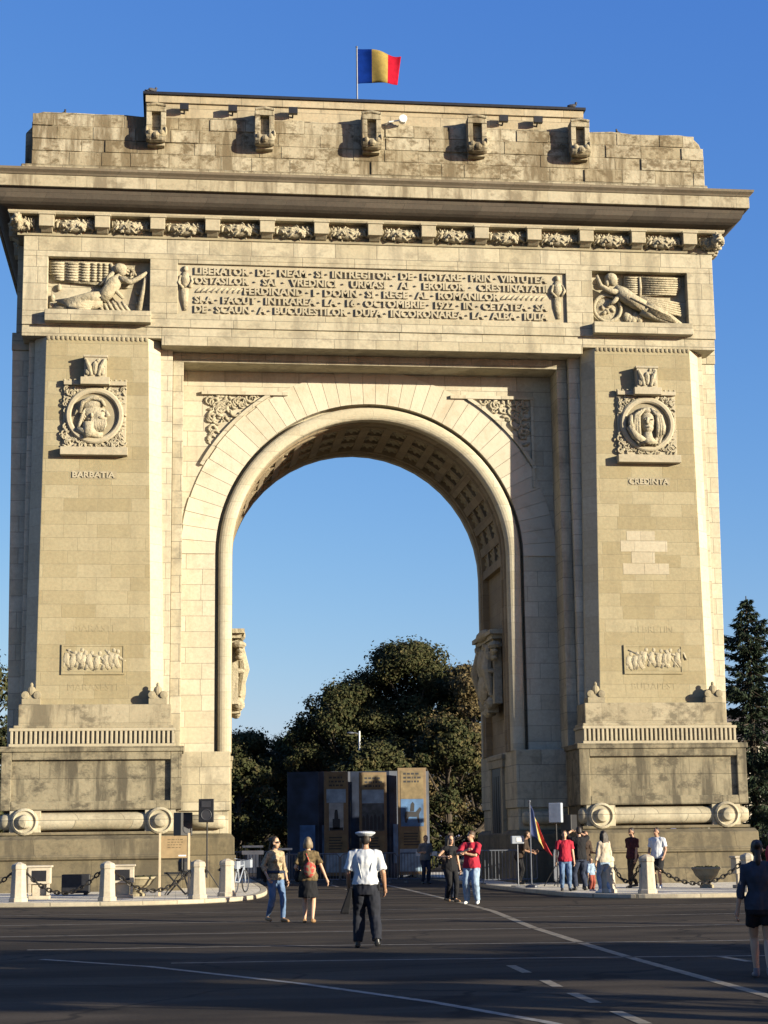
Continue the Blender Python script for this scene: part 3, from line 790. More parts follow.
# frieze of consoles and garlands under the cornice
def rect_ring(prof, X=12.5, y0=0, y1=DEP):
    return [[(sx*(X+o), (y0-o if sy < 0 else y1+o), z) for o, z in prof] for sx, sy in ((-1,-1),(1,-1),(1,1),(-1,1))]
def rect_loft(m, prof, **k): m.loft(rect_ring(prof, **k), close=True, loop=True)
m = MB(); rect_loft(m, [(-.5,22.74),(.14,22.74),(.14,22.82),(.10,22.84),(.10,23.44),(-.5,23.44)]); m.box(-12.3,12.3,.3,DEP-.3,22.74,24.9)
fr = m.build('console_frieze', M['carve2'], arch)
m = MB(); m.box(-.26,.26,-.42,0,.15,.57); m.box(-.30,.30,-.46,0,.57,.64); m.prism([(-.34,.15),(0,.15),(0,.0),(-.12,.03)], -.2,.2,'x')
con = None
m2 = MB(); 
g_ = random.Random(4)
for k in range(15):
    t = k/14; x = -.66+1.32*t; rr = .12+.12*math.sin(PI*t)
    for q in range(4):
        a = g_.uniform(PI*.9, PI*2.1)
        m2.ell((x+g_.uniform(-.05,.05), rr*math.sin(a)*1.1, .33+rr*math.cos(a)*.9-.06*math.sin(PI*t)), (g_.uniform(.09,.17),.07,g_.uniform(.03,.055)), Matrix.Rotation(g_.uniform(0,3),3,'Y') @ Matrix.Rotation(g_.uniform(-.7,.7),3,'Z'), 7, 5)
m2.tube([(-.66,-.02,.36),(-.3,-.05,.3),(0,-.06,.27),(.3,-.05,.3),(.66,-.02,.36)],[.13,.2,.24,.2,.13],10)
gar = None
spots = [(-11.62+1.937*k, -.10, 0) for k in range(13)]
gsp = [(-10.65+1.937*k, -.10, 0) for k in range(12)] + [(-12.42,-.10,0),(12.42,-.10,0)]
for sx in (-1, 1):
    for k in range(5): spots.append((sx*12.6, .95+2.1*k, sx*PI/2))
    for k in range(6): gsp.append((sx*12.6, -.1+2.05*k, sx*PI/2))
spots += [(-11.62+1.937*k, DEP+.10, PI) for k in range(13)]
for x, y, a in spots:
    if con is None: con = m.build('console', M['carve'], fr, bevel=.015); con.location = (x,y,22.82); con.rotation_euler = (0,0,a)
    else: cpart(con, fr, (x,y,22.82), (0,0,a))
for x, y, a in gsp:
    sc_ = (.55,1,1) if abs(x) in (12.42,) else (rnd.choice((-1,1))*rnd.uniform(.93,1.04),rnd.uniform(.9,1.15),rnd.uniform(.92,1.04))
    if gar is None: gar = m2.build('garland', M['sculpt'], fr, smooth=True); gar.location = (x,y,22.82); gar.rotation_euler = (0,0,a)
    else: cpart(gar, fr, (x,y,22.82), (0,0,a), sc_)
# cornice
m = MB(); rect_loft(m, [(-.6,23.445),(.42,23.445),(.46,23.5),(.46,23.58),(-.6,23.58)]); m.build('bed_moulding', M['carve'], arch)
cav = [(.40+.66*t, 23.585+.56*(1-math.sqrt(max(0,1-t*t)))) for t in [k/6 for k in range(7)]]
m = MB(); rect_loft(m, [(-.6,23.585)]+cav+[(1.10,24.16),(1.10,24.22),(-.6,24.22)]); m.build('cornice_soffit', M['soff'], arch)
m = MB(); rect_loft(m, [(-.6,24.20),(1.02,24.20),(1.02,24.17),(1.2,24.17),(1.2,24.56),(1.16,24.6),(-.6,24.6)])
m.build('corona', M['corn'], arch, bevel=.02)
m = MB(); rect_loft(m, [(-.6,24.602),(1.2,24.602),(1.24,24.66),(1.34,24.74),(1.36,24.82),(1.2,24.86),(-.2,25.12),(-.6,25.12)])
m.build('cornice_gutter', stone('dark_weathered_gutter', (.27,.225,.16), (.20,.16,.11), 1.4, 3, .4, .3, .01, .6), arch)

# attic
r_ = random.Random(9)
top = [(-12.55,24.9),(12.55,24.9),(12.55,26.75),(12.4,27.2),(12.1,27.5)]
x = 11.6
while x > -11.9:
    top.append((x, 27.56+r_.uniform(-.04,.05))); x -= r_.uniform(.5,1.1)
top += [(-12.15,27.5),(-12.45,27.15),(-12.55,26.8)]
m = MB(); m.prism([(max(-12.28,a),b) for a,b in top], .3, DEP-.3, 'y'); m.prism([(-12.55,24.95),(12.5,24.95),(12.5,26.6),(12.1,27.3),(-12.25,27.35),(-12.55,27.0)], .95, DEP-.95, 'y'); m.prism([(-12.62,24.9),(12.62,24.9),(12.62,25.55),(-12.62,25.55)], .2, DEP-.2, 'y')
at = m.build('attic', M['attic'], arch, bevel=.05)
m = MB(); r_ = random.Random(12); zc = 25.56
for hh_ in (.52,.46,.50,.47):
    x = -12.22+r_.uniform(-.4,0)
    while x < 12.5:
        w_ = r_.uniform(.7,1.9); a_, b_ = max(x,-12.26), min(x+w_,12.52 if zc < 26.7 else 12.2)
        if b_-a_ > .25: m.box(a_+.008, b_-.010, .3-r_.choice((.012,.02,.03,.045,.06)), .305, zc+.006, zc+hh_-r_.choice((.008,.012,.02,.04)))
        x += w_
    zc += hh_
m.build('facing_stones', M['attic2'], at, bevel=.02)
m = MB(); m.box(-8.22,7.95,.36,DEP-.36,27.4,28.08); m.box(-8.25,7.98,.28,DEP-.28,28.08,28.36)
m.build('attic_parapet', stone('parapet_stone', (.54,.455,.31), (.45,.37,.24), 1.5, .9, .35, .3, .012, .5), arch, bevel=.015)
m = MB(); m.box(-8.34,8.06,.2,DEP-.2,28.362,28.46); m.build('roof_flashing', M['metal_dark'], arch)
m = MB()
for q in (-1,1):
    m.box(q*.25-.09, q*.25+.09, -.5,.0,.2,1.2); 
m.box(-.34,.34,-.52,0,1.16,1.42); m.box(-.16,.16,-.28,0,.2,1.16)
m.tube([(-.34,-.5,1.4),(0,-.52,1.46),(.34,-.5,1.4)],.07,8)
m.lathe([(0,-.34),(.2,-.34),(.24,-.2),(.24,.2),(.2,.34),(0,.34)],(0,-.42,.14),'x',14)
for q in (-1,1): m.ell((q*.2,-.6,.24),(.11,.1,.13),None,8,6); m.ell((q*.33,-.5,.35),(.06,.1,.2),None,8,6)
m.ell((0,-.62,.12),(.14,.12,.14),None,8,6); m.box(-.3,.3,-.3,0,-.16,.02)
cb = m.build('console_bracket', M['attic'], at, bevel=.015); cb.location = (-7.85,.3,26.45); cb.scale = (1.03,1,.92)
for x in (-3.95,-.05,3.86,7.72): cpart(cb, at, (x,.3,26.45))
m = MB(); m.box(-.16,.16,-.18,0,0,.24); m.tube([(0,0,.1),(0,.25,-.05)],.03,6)
fl = m.build('floodlight', M['metal_dark'], at); fl.location = (-6.85,.16,27.72)
for x in (-5.1,-2.9,4.9,6.2): cpart(fl, at, (x,.16,27.72))
m = MB(); m.lathe([(0,-.12),(.15,-.12),(.15,.1),(0,.12)],(0,0,0),'y',12); m.tube([(0,.05,0),(-.5,.05,-.1),(-.6,.2,-.15)],.03,6)
c2 = m.build('white_lamp', M['white'], at); c2.location = (1.12,-.05,27.62)

# pigeons on the roof edge
m = MB()
m.tube([(0,-.16,.17),(0,-.06,.15),(0,.08,.12),(0,.22,.09)],[.045,.095,.085,.03],10); m.ell((0,-.16,.27),(.045,.055,.05)); m.tube([(0,-.14,.18),(0,-.16,.27)],[.06,.04],8)
m.tube([(0,-.2,.27),(0,-.26,.26)],[.015,.004],6); m.box(-.05,.05,.16,.36,.07,.09)
for q in (-1,1): m.ell((q*.08,.06,.14),(.025,.17,.07),None,8,6); m.tube([(q*.03,0,.07),(q*.03,-.01,0)],.01,5); m.box(q*.03-.02,q*.03+.02,-.06,.01,0,.012)
pg = m.build('pigeon', plain('pigeon_feathers', (.05,.05,.06), .8), smooth=True)
pls = [((-11.2,.75,27.56),.5,'dark pigeon perched on the low left shoulder of the attic'),
       ((-8.0,.4,28.462),2.0,'dark pigeon perched on the left end of the roof flashing'),
       ((7.6,.4,28.462),1.2,'dark pigeon perched on the right end of the roof flashing'),
       ((9.4,.7,27.56),-.7,'dark pigeon perched on the low right shoulder of the attic')]
for i, (l, a, t_) in enumerate(pls):
    o = pg if i == 0 else dup(pg, l, a)
    o.location = l; o.rotation_euler = (0,0,a); o.scale = (.85,)*3; tag(o, t_, 'bird', 'pigeons on the arch roof')

# the flag on the roof
fg = thing('flag', 'blue yellow red flag flying from a thin pole on the arch roof', 'flag', (-.42,1.2,28.46))
m = MB(); m.tube([(0,0,0),(0,0,2.5)],.03,8); m.ell((0,0,2.52),.045); m.build('pole', M['steel'], fg)
def flag_cloth(name, parent, W, Hh, z0, wob, drop=0):
    mats = [plain('flag_blue', (.003,.02,.15), .9, spec=.03), plain('flag_yellow', (.30,.22,.065), .9, spec=.03), plain('flag_red', (.30,.008,.022), .9, spec=.03)]
    vs, fs, mi = [], [], []
    nx, nz = 30, 12
    for i in range(nx+1):
        t = i/nx
        for j in range(nz+1):
            q = j/nz
            x = W*t*(1-.06*q) - .14*(1-q)*t*t*W
            y = wob*math.sin(t*7.5+q*1.2)*t**.6
            z = z0+Hh*q*(1-.12*t) + .05*math.sin(t*6)-drop*t + .10*(1-q)*t
            vs.append((x,y,z))
    for i in range(nx):
        for j in range(nz):
            a = i*(nz+1)+j; fs.append((a,a+nz+1,a+nz+2,a+1)); mi.append(0 if i < nx*.31 else 1 if i < nx*.67 else 2)
    o = fast_mesh(name, vs, fs, mats, parent, mi, True)
    so = o.modifiers.new('Thick', 'SOLIDIFY'); so.thickness = .012
    return o
flag_cloth('cloth', fg, 1.80, 1.40, 1.05, .16)
#PART2
# ------------------------------------------------------------------ bollards, chains, lamps, planters
def bollard_mesh():
    m = MB()
    m.loft([[(r*math.cos(a), r*math.sin(a), z) for a in [2*PI*(k+.5)/8 for k in range(8)]] for r, z in ((.27,0),(.27,.1),(.235,.12),(.20,.86),(.22,.87),(.22,.95),(.19,1.0),(.05,1.06))])
    return m
bpts = [(-13.7,-9.9),(-11.15,-10.5),(-8.75,-10.9),(-6.3,-10.2),(-5.45,-8.5),(5.12,-10.9),(6.0,-11.9),(8.95,-11.7),(11.4,-11.0)]
bl = ['stone bollard at the far left end of the chain, beyond the picture edge','pale stone bollard left of the dark box, chains on both sides','pale stone bollard between the dark box and the small planter','pale stone bollard in front of the speaker stands',
      'pale stone bollard nearest the parked bicycle','pale stone bollard hidden behind the long haired woman in jeans','pale stone bollard in front of the man in white T-shirt','pale stone bollard behind the woman crossing in dark shorts','stone bollard at the far right end of the chain']
b0 = None
for (x, y), t_ in zip(bpts, bl):
    if b0 is None:
        b0 = bollard_mesh().build('bollard', M['bollard'], bevel=.015); o = b0
        tag(o, None, 'bollard', 'stone bollards along the kerb')
        m = MB(); m.tube([(.25*math.cos(t), .0, .74+.07*math.sin(t)) for t in [2*PI*k/10 for k in range(11)]][:6], .018, 6); m.tube([(-.26,0,.74),(.26,0,.74)], .03, 6)
        m.build('iron_ring', M['chain'], b0); o.location = (x,y,PH-.006); o['label'] = t_
    else: o = dup(b0, (x,y,PH-.006), rnd.uniform(-.2,.2), t_)
def chain(a, b, sag, label):
    A, B = Vector((*a, PH+.74)), Vector((*b, PH+.74))
    d = (B-A); L = d.length; d.normalize(); A += d*.24; B -= d*.24; L -= .48
    n = max(8, int(L*1.06/.115)); m = MB()
    for k in range(n):
        t = (k+.5)/n; p = A.lerp(B, t); p.z -= sag*4*t*(1-t)
        sl = -sag*4*(1-2*t)/L
        tx = Vector((d.x, d.y, sl)).normalized(); up = Vector((0,0,1)) if k % 2 else Vector((-d.y, d.x, 0))
        up = (up-tx*up.dot(tx)).normalized()
        m.tube([tuple(p+tx*(.085*math.cos(q))+up*(.048*math.sin(q))) for q in [2*PI*j/8 for j in range(9)]], .021, 5)
    return tag(m.build('chain', M['chain']), label, 'chain', 'iron chains between the bollards')
chain(bpts[0], bpts[1], .5, 'dark iron chain entering the picture from the left edge')
chain(bpts[1], bpts[2], .52, 'sagging dark iron chain in front of the dark box')
chain(bpts[2], bpts[3], .5, 'sagging dark iron chain in front of the small planter and sign board')
chain(bpts[5], bpts[6], .42, 'short sagging chain beside the long haired woman in jeans')
chain(bpts[6], bpts[7], .5, 'long sagging chain in front of the stone planter bowl')
chain(bpts[7], bpts[8], .5, 'dark iron chain leaving the picture behind the crossing woman')
# stone floodlight housings on the pavement
def housing(loc, label, first=[None]):
    if first[0] is None:
        m = MB(); m.box(-.32,.32,-.25,.25,.42,.88); m.box(-.36,.36,-.29,.29,.88,.94); m.box(-.2,.2,-.16,.16,0,.42); m.box(-.3,.3,-.24,.24,0,.1)
        o = m.build('lamp_housing', M['bollard'], bevel=.02)
        m = MB(); m.box(-.2,.2,-.262,-.24,.5,.8); m.build('glass', M['metal_dark'], o)
        for q in (-1, 1):
            m = MB(); m.box(q*.26-.035,q*.26+.035,-.3,-.1,.12,.42); m.build('bracket', M['bollard'], o)
        first[0] = o; o.location = loc; tag(o, label, 'floodlight', 'pale floodlight housings on the pavement'); return o
    return dup(first[0], loc, 0, label)
housing((-10.75,-8.3,PH-.006), 'pale stone floodlight housing behind the left chain, beside the dark box')
housing((-8.4,-8.6,PH-.006), 'pale stone floodlight housing beside the small planter')
housing((9.85,-8.6,PH-.006), 'pale stone floodlight housing right of the large planter bowl')
def planter(loc, sc_, label):
    o = thing('planter', label, 'planter', loc, 0, 'stone planter bowls by the arch')
    m = MB(); m.lathe([(0,0),(.32,0),(.32,.08),(.2,.14),(.24,.2),(.5,.36),(.62,.52),(.68,.56),(.66,.62),(.6,.62),(.55,.54),(0,.52)], n=28); m.build('bowl', M['carve2'], o, smooth=False)
    m = MB(); r_ = random.Random(5)
    for k in range(60):
        a, r = r_.uniform(0,2*PI), .55*math.sqrt(r_.random()); m.ell((r*math.cos(a), r*math.sin(a), .55+.06*r_.random()), (.07,.06,.04), Matrix.Rotation(r_.uniform(0,3),3,'X'), 6, 4)
    m.build('low_plant', M['leaf'], o); o.scale = sc_
planter((9.0,-7.6,PH-.006), (.66,.66,1.0), 'stone planter bowl in front of the right pier base')
planter((-8.05,-7.0,PH-.006), (.85,.85,.9), 'dark planter bowl with low plants in front of the left pier base')
t = thing('equipment_box', 'dark rectangular equipment box standing behind the sagging chain', 'box', (-9.9,-5.0,PH-.006))
m = MB(); m.box(-.42,.42,-.3,.3,.06,.62); m.build('case', M['black'], t, bevel=.02)
m = MB(); m.box(-.40,.40,-.31,-.302,.1,.58); m.build('front_panel', M['metal_dark'], t)
for x in (-.3,.3):
    m = MB(); m.box(x-.06,x+.06,-.25,.25,0,.06); m.build('foot', M['black'], t)

# loudspeakers on stands, notice board, folding trestle
def speaker(loc, h, rz, label, mat, wd=.46, ht=.68):
    t = thing('loudspeaker', label, 'loudspeaker', loc, rz, 'loudspeakers on stands near the arch')
    m = MB(); m.prism([(-wd/2,-.2),(wd/2,-.2),(wd*.36,.22),(-wd*.36,.22)], h, h+ht, 'z'); m.build('cabinet', mat, t, bevel=.02)
    m = MB(); m.lathe([(0,0),(wd*.36,0),(wd*.33,.01),(wd*.1,-.03),(0,-.02)], (0,-.203,h+ht*.32), 'y', 20); m.build('cone', M['cone'], t)
    m = MB(); m.box(-wd*.3,wd*.3,-.215,-.2,h+ht*.64,h+ht*.9); m.build('horn', M['cone'], t)
    m = MB(); m.tube([(0,0,.5),(0,0,h)], .022, 8); m.build('pole', M['black'], t)
    for k in range(3):
        a = 2*PI*k/3+.4; m = MB(); m.tube([(0,0,.75),(.5*math.cos(a),.5*math.sin(a),.02)], .016, 6); m.build('leg', M['black'], t)
speaker((-6.72,-7.0,PH), 1.72, R(40), 'black loudspeaker standing behind the tan notice board', M['black'])
speaker((-6.0,-7.4,PH), 2.1, R(-10), 'taller black loudspeaker on a stand beside the tan notice board', M['black'])
speaker((5.1,-4.5,PH), 2.0, R(-125), 'pale grey loudspeaker on a stand by the right pier', M['greybox'], .24, .62)
speaker((5.55,-4.2,PH), 1.75, R(150), 'black loudspeaker behind the man photographing with raised arms', M['black'], .5, .5)
t = thing('notice_board', 'tan notice board between two pale timber posts, left of the passage', 'sign', (-6.95,-7.6,PH))
m = MB(); m.box(-.38,.38,-.02,.02,1.08,1.72); bd = m.build('board', M['signtan'], t, bevel=.005)
m = MB(); r_ = random.Random(2)
for k in range(4): 
    x = -.2
    while x < .2:
        l = r_.uniform(.03,.09); m.box(x,x+l,-.024,-.0205,1.60-.075*k,1.625-.075*k); x += l+.03
m.build('print', M['signink'], bd)
m = MB(); m.box(.12,.34,-.024,-.0205,1.13,1.17); m.build('label_strip', M['white'], bd)
for x in (-.42,.42):
    m = MB(); m.box(x-.035,x+.035,-.035,.035,0,1.8); m.build('post', M['timber'], t, bevel=.006)
t = thing('folding_trestle', 'dark folding trestle with crossed legs under the notice board', 'trestle', (-6.6,-6.4,PH))
for a, b in (((-.55,-.1,0),(.0,-.1,.62)),((0,-.1,0),(-.55,-.1,.62)),((0,.1,0),(.55,.1,.62)),((.55,.1,0),(0,.1,.62))):
    m = MB(); m.tube([a,b], .025, 6); m.build('leg', M['black'], t)
m = MB(); m.box(-.65,.65,-.18,.18,.60,.66); m.build('top_bar', M['black'], t)
m = MB(); m.lathe([(0,0),(.18,.02),(.2,.3),(.14,.42),(0,.42)], (-.05,0,.66), 'z', 12); m.build('cloth_bundle', M['metal_dark'], t)

# bicycle by the passage
def bicycle(loc, rz, label):
    t = thing('bicycle', label, 'bicycle', loc, rz)
    m = MB()
    for x in (-.52,.52):
        w_ = MB(); w_.tube([(x+.33*math.cos(q),0,.34+.33*math.sin(q)) for q in [2*PI*k/28 for k in range(29)]], .02, 6); wo = w_.build('wheel', M['black'], t)
        w_ = MB()
        w_.tube([(x+.305*math.cos(q),0,.34+.305*math.sin(q)) for q in [2*PI*k/28 for k in range(29)]], .012, 5)
        for k in range(10): w_.tube([(x,0,.34),(x+.3*math.cos(PI*k/5),0,.34+.3*math.sin(PI*k/5))], .004, 4)
        w_.build('rim', M['steel'], wo)
    for a, b in (((-.52,0,.34),(-.1,0,.32)),((-.52,0,.34),(-.22,0,.78)),((-.1,0,.32),(-.25,0,.88)),((-.1,0,.32),(.36,0,.76)),((-.22,0,.78),(.35,0,.82)),((.34,0,.95),(.52,0,.34))): m.tube([a,b], .02, 6)
    m.build('frame', M['greybox'], t)
    m = MB(); m.ell((-.27,0,.92),(.15,.08,.04)); m.build('saddle', M['black'], t)
    m = MB(); m.tube([(.28,-.28,1.02),(.34,-.2,1.0),(.34,0,.96),(.34,.2,1.0),(.28,.28,1.02)], .015, 6); m.build('handlebar', M['steel'], t)
    m = MB(); m.box(-.7,-.35,-.12,.12,.72,.95); m.box(.5,.74,-.16,.16,.74,.98); m.build('basket', M['greybox'], t)
bicycle((-4.95,-5.4,PH), R(70), 'white bicycle parked at the left corner of the passage')

# crowd barriers across the passage
def barrier(loc, rz, label, plate, first=[None]):
    t = thing('crowd_barrier', label, 'barrier', loc, rz, 'steel crowd barriers closing the passage')
    key = 'b'
    if first[0] is None:
        m = MB(); L = 1.1
        m.tube([(-L,0,.18),(-L,0,1.0),(-L+.1,0,1.12),(L-.1,0,1.12),(L,0,1.0),(L,0,.18),(L-.05,0,.14),(-L+.05,0,.14),(-L,0,.18)], .024, 8); fr_ = m.build('frame', M['steel'], t)
        m = MB()
        for k in range(17): x = -L+2*L*(k+1)/18; m.tube([(x,0,.15),(x,0,1.11)], .012, 6)
        bars = m.build('bars', M['steel'], t)
        ft = []
        for q in (-.8,.8):
            m = MB(); m.box(q-.03,q+.03,-.3,.3,0,.035); m.tube([(q,0,.02),(q,0,.16)], .02, 6); ft.append(m.build('foot', M['steel'], t))
        m = MB(); m.box(-.42,.42,-.035,-.028,1.02,1.17); m.build('sign_plate', M['white'], t) if plate else None
        first[0] = [fr_, bars]+ft
    else:
        for o in first[0]: cpart(o, t)
        if plate:
            m = MB(); m.box(-.42,.42,-.035,-.028,1.0,1.17); m.build('sign_plate', M['white'], t)
    return t
for i, (x, y, a, pl, t_) in enumerate([(-3.95,8.6,.06,1,'steel crowd barrier at the left passage wall, white plate on top'),(-1.7,8.7,.0,0,'steel crowd barrier behind the woman with the floral bag'),
        (.55,8.6,-.03,0,'steel crowd barrier behind the policeman'),(2.8,8.7,.02,1,'steel crowd barrier with white plate, right of the policeman'),(5.0,8.4,-.05,1,'steel crowd barrier with white plate near the right passage wall'),
        (4.35,.3,.04,0,'steel crowd barrier in front of the right passage wall'),(5.95,-.9,1.2,0,'steel crowd barrier turned beside the flag, by the right pier')]):
    barrier((x,y,.004 if y > 5 and abs(x) < 3.3 else PH), a, t_, pl)
for x, zz, y in ((-3.9,0,9.6),(-2.75,0,9.9)):
    t = thing('ticket_stand', 'white upright board behind the barrier, '+('left' if x < -3.5 else 'right')+' of the woman in jeans', 'board', (x,y,PH if x < -3.7 else .004))
    m = MB(); m.box(-.22,.22,-.03,.03,.3,1.1); m.build('board', M['white'], t, bevel=.01)
    m = MB(); m.box(-.4,.4,-.12,.12,1.28,1.36); m.build('canopy', M['white'], t); 
    for q in (-.3,.3): m = MB(); m.tube([(q,0,0),(q,0,1.28)],.02,6); m.build('post', M['steel'], t)
t = thing('lamp_stand', 'small pale box lamp on a thin pole at the right passage corner', 'lamp', (4.05,-3.4,PH))
m = MB(); m.tube([(0,0,0),(0,0,1.35)],.02,8); m.build('pole', M['steel'], t); m = MB(); m.box(-.2,.2,-.1,.1,1.35,1.6); bx_ = m.build('lamp_head', M['greybox'], t, bevel=.02)
m = MB(); m.box(-.05,.12,-.112,-.1,1.42,1.54); m.build('lens', M['white'], bx_)
m = MB(); m.box(-.2,.2,-.2,.2,0,.03); m.build('foot_plate', M['steel'], t)
t = thing('flag', 'blue yellow red flag hanging from an upright pole by the right pier', 'flag', (4.28,-4.4,PH), R(20))
m = MB(); m.tube([(0,0,0),(0,0,2.65)],.022,8); m.ell((0,0,2.68),.04); m.lathe([(0,0),(.2,0),(.2,.05),(.05,.09),(0,.09)]); m.build('pole', M['steel'], t)
vs, fs, mi = [], [], []
nx, nz = 18, 12
for i in range(nx+1):
    for j in range(nz+1):
        u, v = i/nx, j/nz
        x = .03+(.34+.40*(1-v)**1.1)*u; y = .06*math.sin(u*11+v*2)*(1-.5*v); z = 2.6-(1-v)*.95-u*(.85-.15*(1-v))
        vs.append((x,y,z))
for i in range(nx):
    for j in range(nz):
        a = i*(nz+1)+j; fs.append((a,a+nz+1,a+nz+2,a+1)); mi.append(0 if i < 6 else 1 if i < 12 else 2)
o = fast_mesh('cloth', vs, fs, [plain('flag_blue_cloth', (.01,.025,.10), .8), plain('flag_yellow_cloth', (.5,.37,.12), .8), plain('flag_red_cloth', (.42,.02,.03), .8)], t, mi, True)
so = o.modifiers.new('Thick','SOLIDIFY'); so.thickness = .01

# exhibition stand behind the arch
navy = plain('navy_print', (.02,.03,.06), .6, var=.7, scale=1.2); navy2 = plain('blue_sky_print', (.07,.15,.30), .6, var=.5, scale=1.5)
tanp = plain('ochre_print', (.19,.14,.07), .65, var=.35, scale=3); frame_m = plain('tan_poster_border', (.19,.13,.07), .6)
skyp = plain('pale_blue_print', (.24,.33,.43), .6, var=.4, scale=2.5); darkp = plain('dark_print', (.025,.025,.03), .6); palep = plain('pale_print', (.34,.36,.36), .6, var=.3, scale=3)
def poster(x0, x1, z1, y, label, pic):
    t = thing('exhibition_panel', label, 'panel', ((x0+x1)/2,y,0.004), 0, 'tall exhibition panels behind the arch'); W = (x1-x0)/2
    m = MB(); m.box(-W,W,-.05,.05,.1,z1); bd = m.build('board', frame_m, t, bevel=.01)
    for q in (-1,1): m = MB(); m.box(q*W*.8-.05,q*W*.8+.05,-.3,.3,0,.1); m.build('foot', M['metal_dark'], t)
    Y0, Y1 = -.062, -.05
    def pane(nm, a, b, c, d, mt, yy=0): m = MB(); m.box(a*W,b*W,Y0-yy,Y1-yy*.9,c,d); return m.build(nm, mt, bd)
    pane('heading', -.8,.8,z1-.75,z1-.12,tanp); pane('upper_picture', -.8,.8,z1-1.35,z1-.76,skyp if pic != 'rider' else tanp)
    pane('picture', -.8 if pic != 'statue' else -.6,.8 if pic != 'statue' else .6,z1-2.55,z1-1.36,{'statue':palep,'group':plain('grey_print',(.07,.08,.09),.6,var=.6,scale=4),'rider':navy2}[pic])
    pane('caption', -.85,.85,z1-3.5,z1-2.75,tanp); pane('foot_picture', -.9,.9,.25,z1-3.52,skyp)
    m = MB(); r_ = random.Random(hash(pic) % 97 if False else len(pic))
    for row in range(3):
        xx = -.6*W
        while xx < .55*W:
            l = r_.uniform(.04,.16); m.box(xx,xx+l,-.067,-.0625,z1-.3-.17*row,z1-.22-.17*row); xx += l+.05
    for row in range(5):
        m.box(-.62*W,(.3+.3*r_.random())*W,-.067,-.0625,z1-3.36+.12*row,z1-3.31+.12*row)
    m.build('text_lines', darkp, bd)
    m = MB(); c = z1-2.0
    if pic == 'statue':
        m.box(-.16,.16,-.068,-.0625,c-.5,c-.05); m.prism([(-.09,c-.05),(.09,c-.05),(.07,c+.25),(.05,c+.35),(-.05,c+.35),(-.08,c+.2)],-.068,-.0625,'y'); m.box(-.3,.3,-.068,-.0625,c-.55,c-.42)
    elif pic == 'group':
        for k in range(6): x = -.42+.17*k; m.prism([(x-.07,c-.5),(x+.07,c-.5),(x+.06,c+.0+.08*(k%2)),(x,c+.14+.08*(k%2)),(x-.06,c+.08*(k%2))],-.068,-.0625,'y')
    else:
        m.prism([(-.35,c-.1),(-.3,c+.1),(.15,c+.08),(.34,c+.28),(.42,c+.2),(.3,c-.02),(.32,c-.4),(.25,c-.4),(.2,c-.14),(-.15,c-.14),(-.25,c-.4),(-.33,c-.38)],-.068,-.0625,'y')
        m.prism([(-.1,c+.1),(.08,c+.1),(.1,c+.42),(.02,c+.52),(-.06,c+.42)],-.068,-.0625,'y')
    m.build('silhouette', darkp, bd)
poster(-.43,.63,4.6,17.6,'tall tan exhibition panel with a statue picture, leftmost of the three','statue')
poster(1.12,2.33,4.56,17.6,'tall tan exhibition panel with a grey group picture, middle of three','group')
poster(2.82,4.08,4.74,17.5,'tall tan exhibition panel with a blue horse rider picture','rider')
t = thing('display_wall', 'dark navy folded display wall standing behind the tan exhibition panels', 'display wall', (0,18.3,.004))
for pts in ([(-1.95,.6),(-.62,0)],[(-.62,0),(.85,.35)],[(.85,.35),(2.55,0)],[(2.55,0),(4.4,.45)]):
    (xa,ya),(xb,yb) = pts
    m = MB(); m.prism([(xa,ya),(xb-.01,yb),(xb-.01,yb+.08),(xa,ya+.08)], 0, 4.64, 'z'); pn = m.build('wall_panel', navy, t)
    m = MB(); d = .006; m.prism([(xa+.15,ya-.02),(xb-.15,yb-.02),(xb-.15,yb-.012),(xa+.15,ya-.012)], .6, 2.3, 'z'); m.build('city_print', navy2, pn)
# lamp post beyond
t = thing('street_lamp', 'thin white lamp post rising in front of the dark trees', 'street lamp', (3.3,38,0))
m = MB(); m.tube([(0,0,0),(0,0,3),(0,0,7.6)],[.10,.08,.05],10); m.build('pole', M['white'], t)
m = MB(); m.tube([(0,0,7.4),(-.2,0,7.5),(-.45,0,7.52)],.03,8); m.build('arm', M['steel'], t)
m = MB(); m.ell((-.5,0,7.5),(.2,.12,.07)); m.build('lamp_head', M['steel'], t)

# ------------------------------------------------------------------ trees
def crown_mesh(seed, clumps, per, size, flat=.0):
    r_ = random.Random(seed); vs, fs = [], []
    for (c, rad) in clumps:
        for _ in range(int(per*max(.3, rad[0]*rad[2]))):
            while True:
                d = Vector((r_.gauss(0,1), r_.gauss(0,1), r_.gauss(0,1)))
                if d.length > .1: break
            d.normalize(); q = r_.uniform(.45,1.0)**.5 if r_.random() < .86 else r_.uniform(1.0,1.4)
            p = Vector(c)+Vector((d.x*rad[0]*q, d.y*rad[1]*q, d.z*rad[2]*q))
            n_ = (d+Vector((r_.uniform(-1,1), r_.uniform(-1,1), r_.uniform(-.6,1)))*.9).normalized()
            u = n_.orthogonal().normalized(); u.rotate(Matrix.Rotation(r_.uniform(0,6.28), 3, n_)); w_ = n_.cross(u)
            s_ = size*r_.uniform(.55,1.35); b = len(vs)
            vs += [tuple(p-u*s_), tuple(p+w_*s_*.55), tuple(p+u*s_), tuple(p-w_*s_*.55-n_*s_*.25)]
            fs.append((b,b+1,b+2,b+3))
    return vs, fs
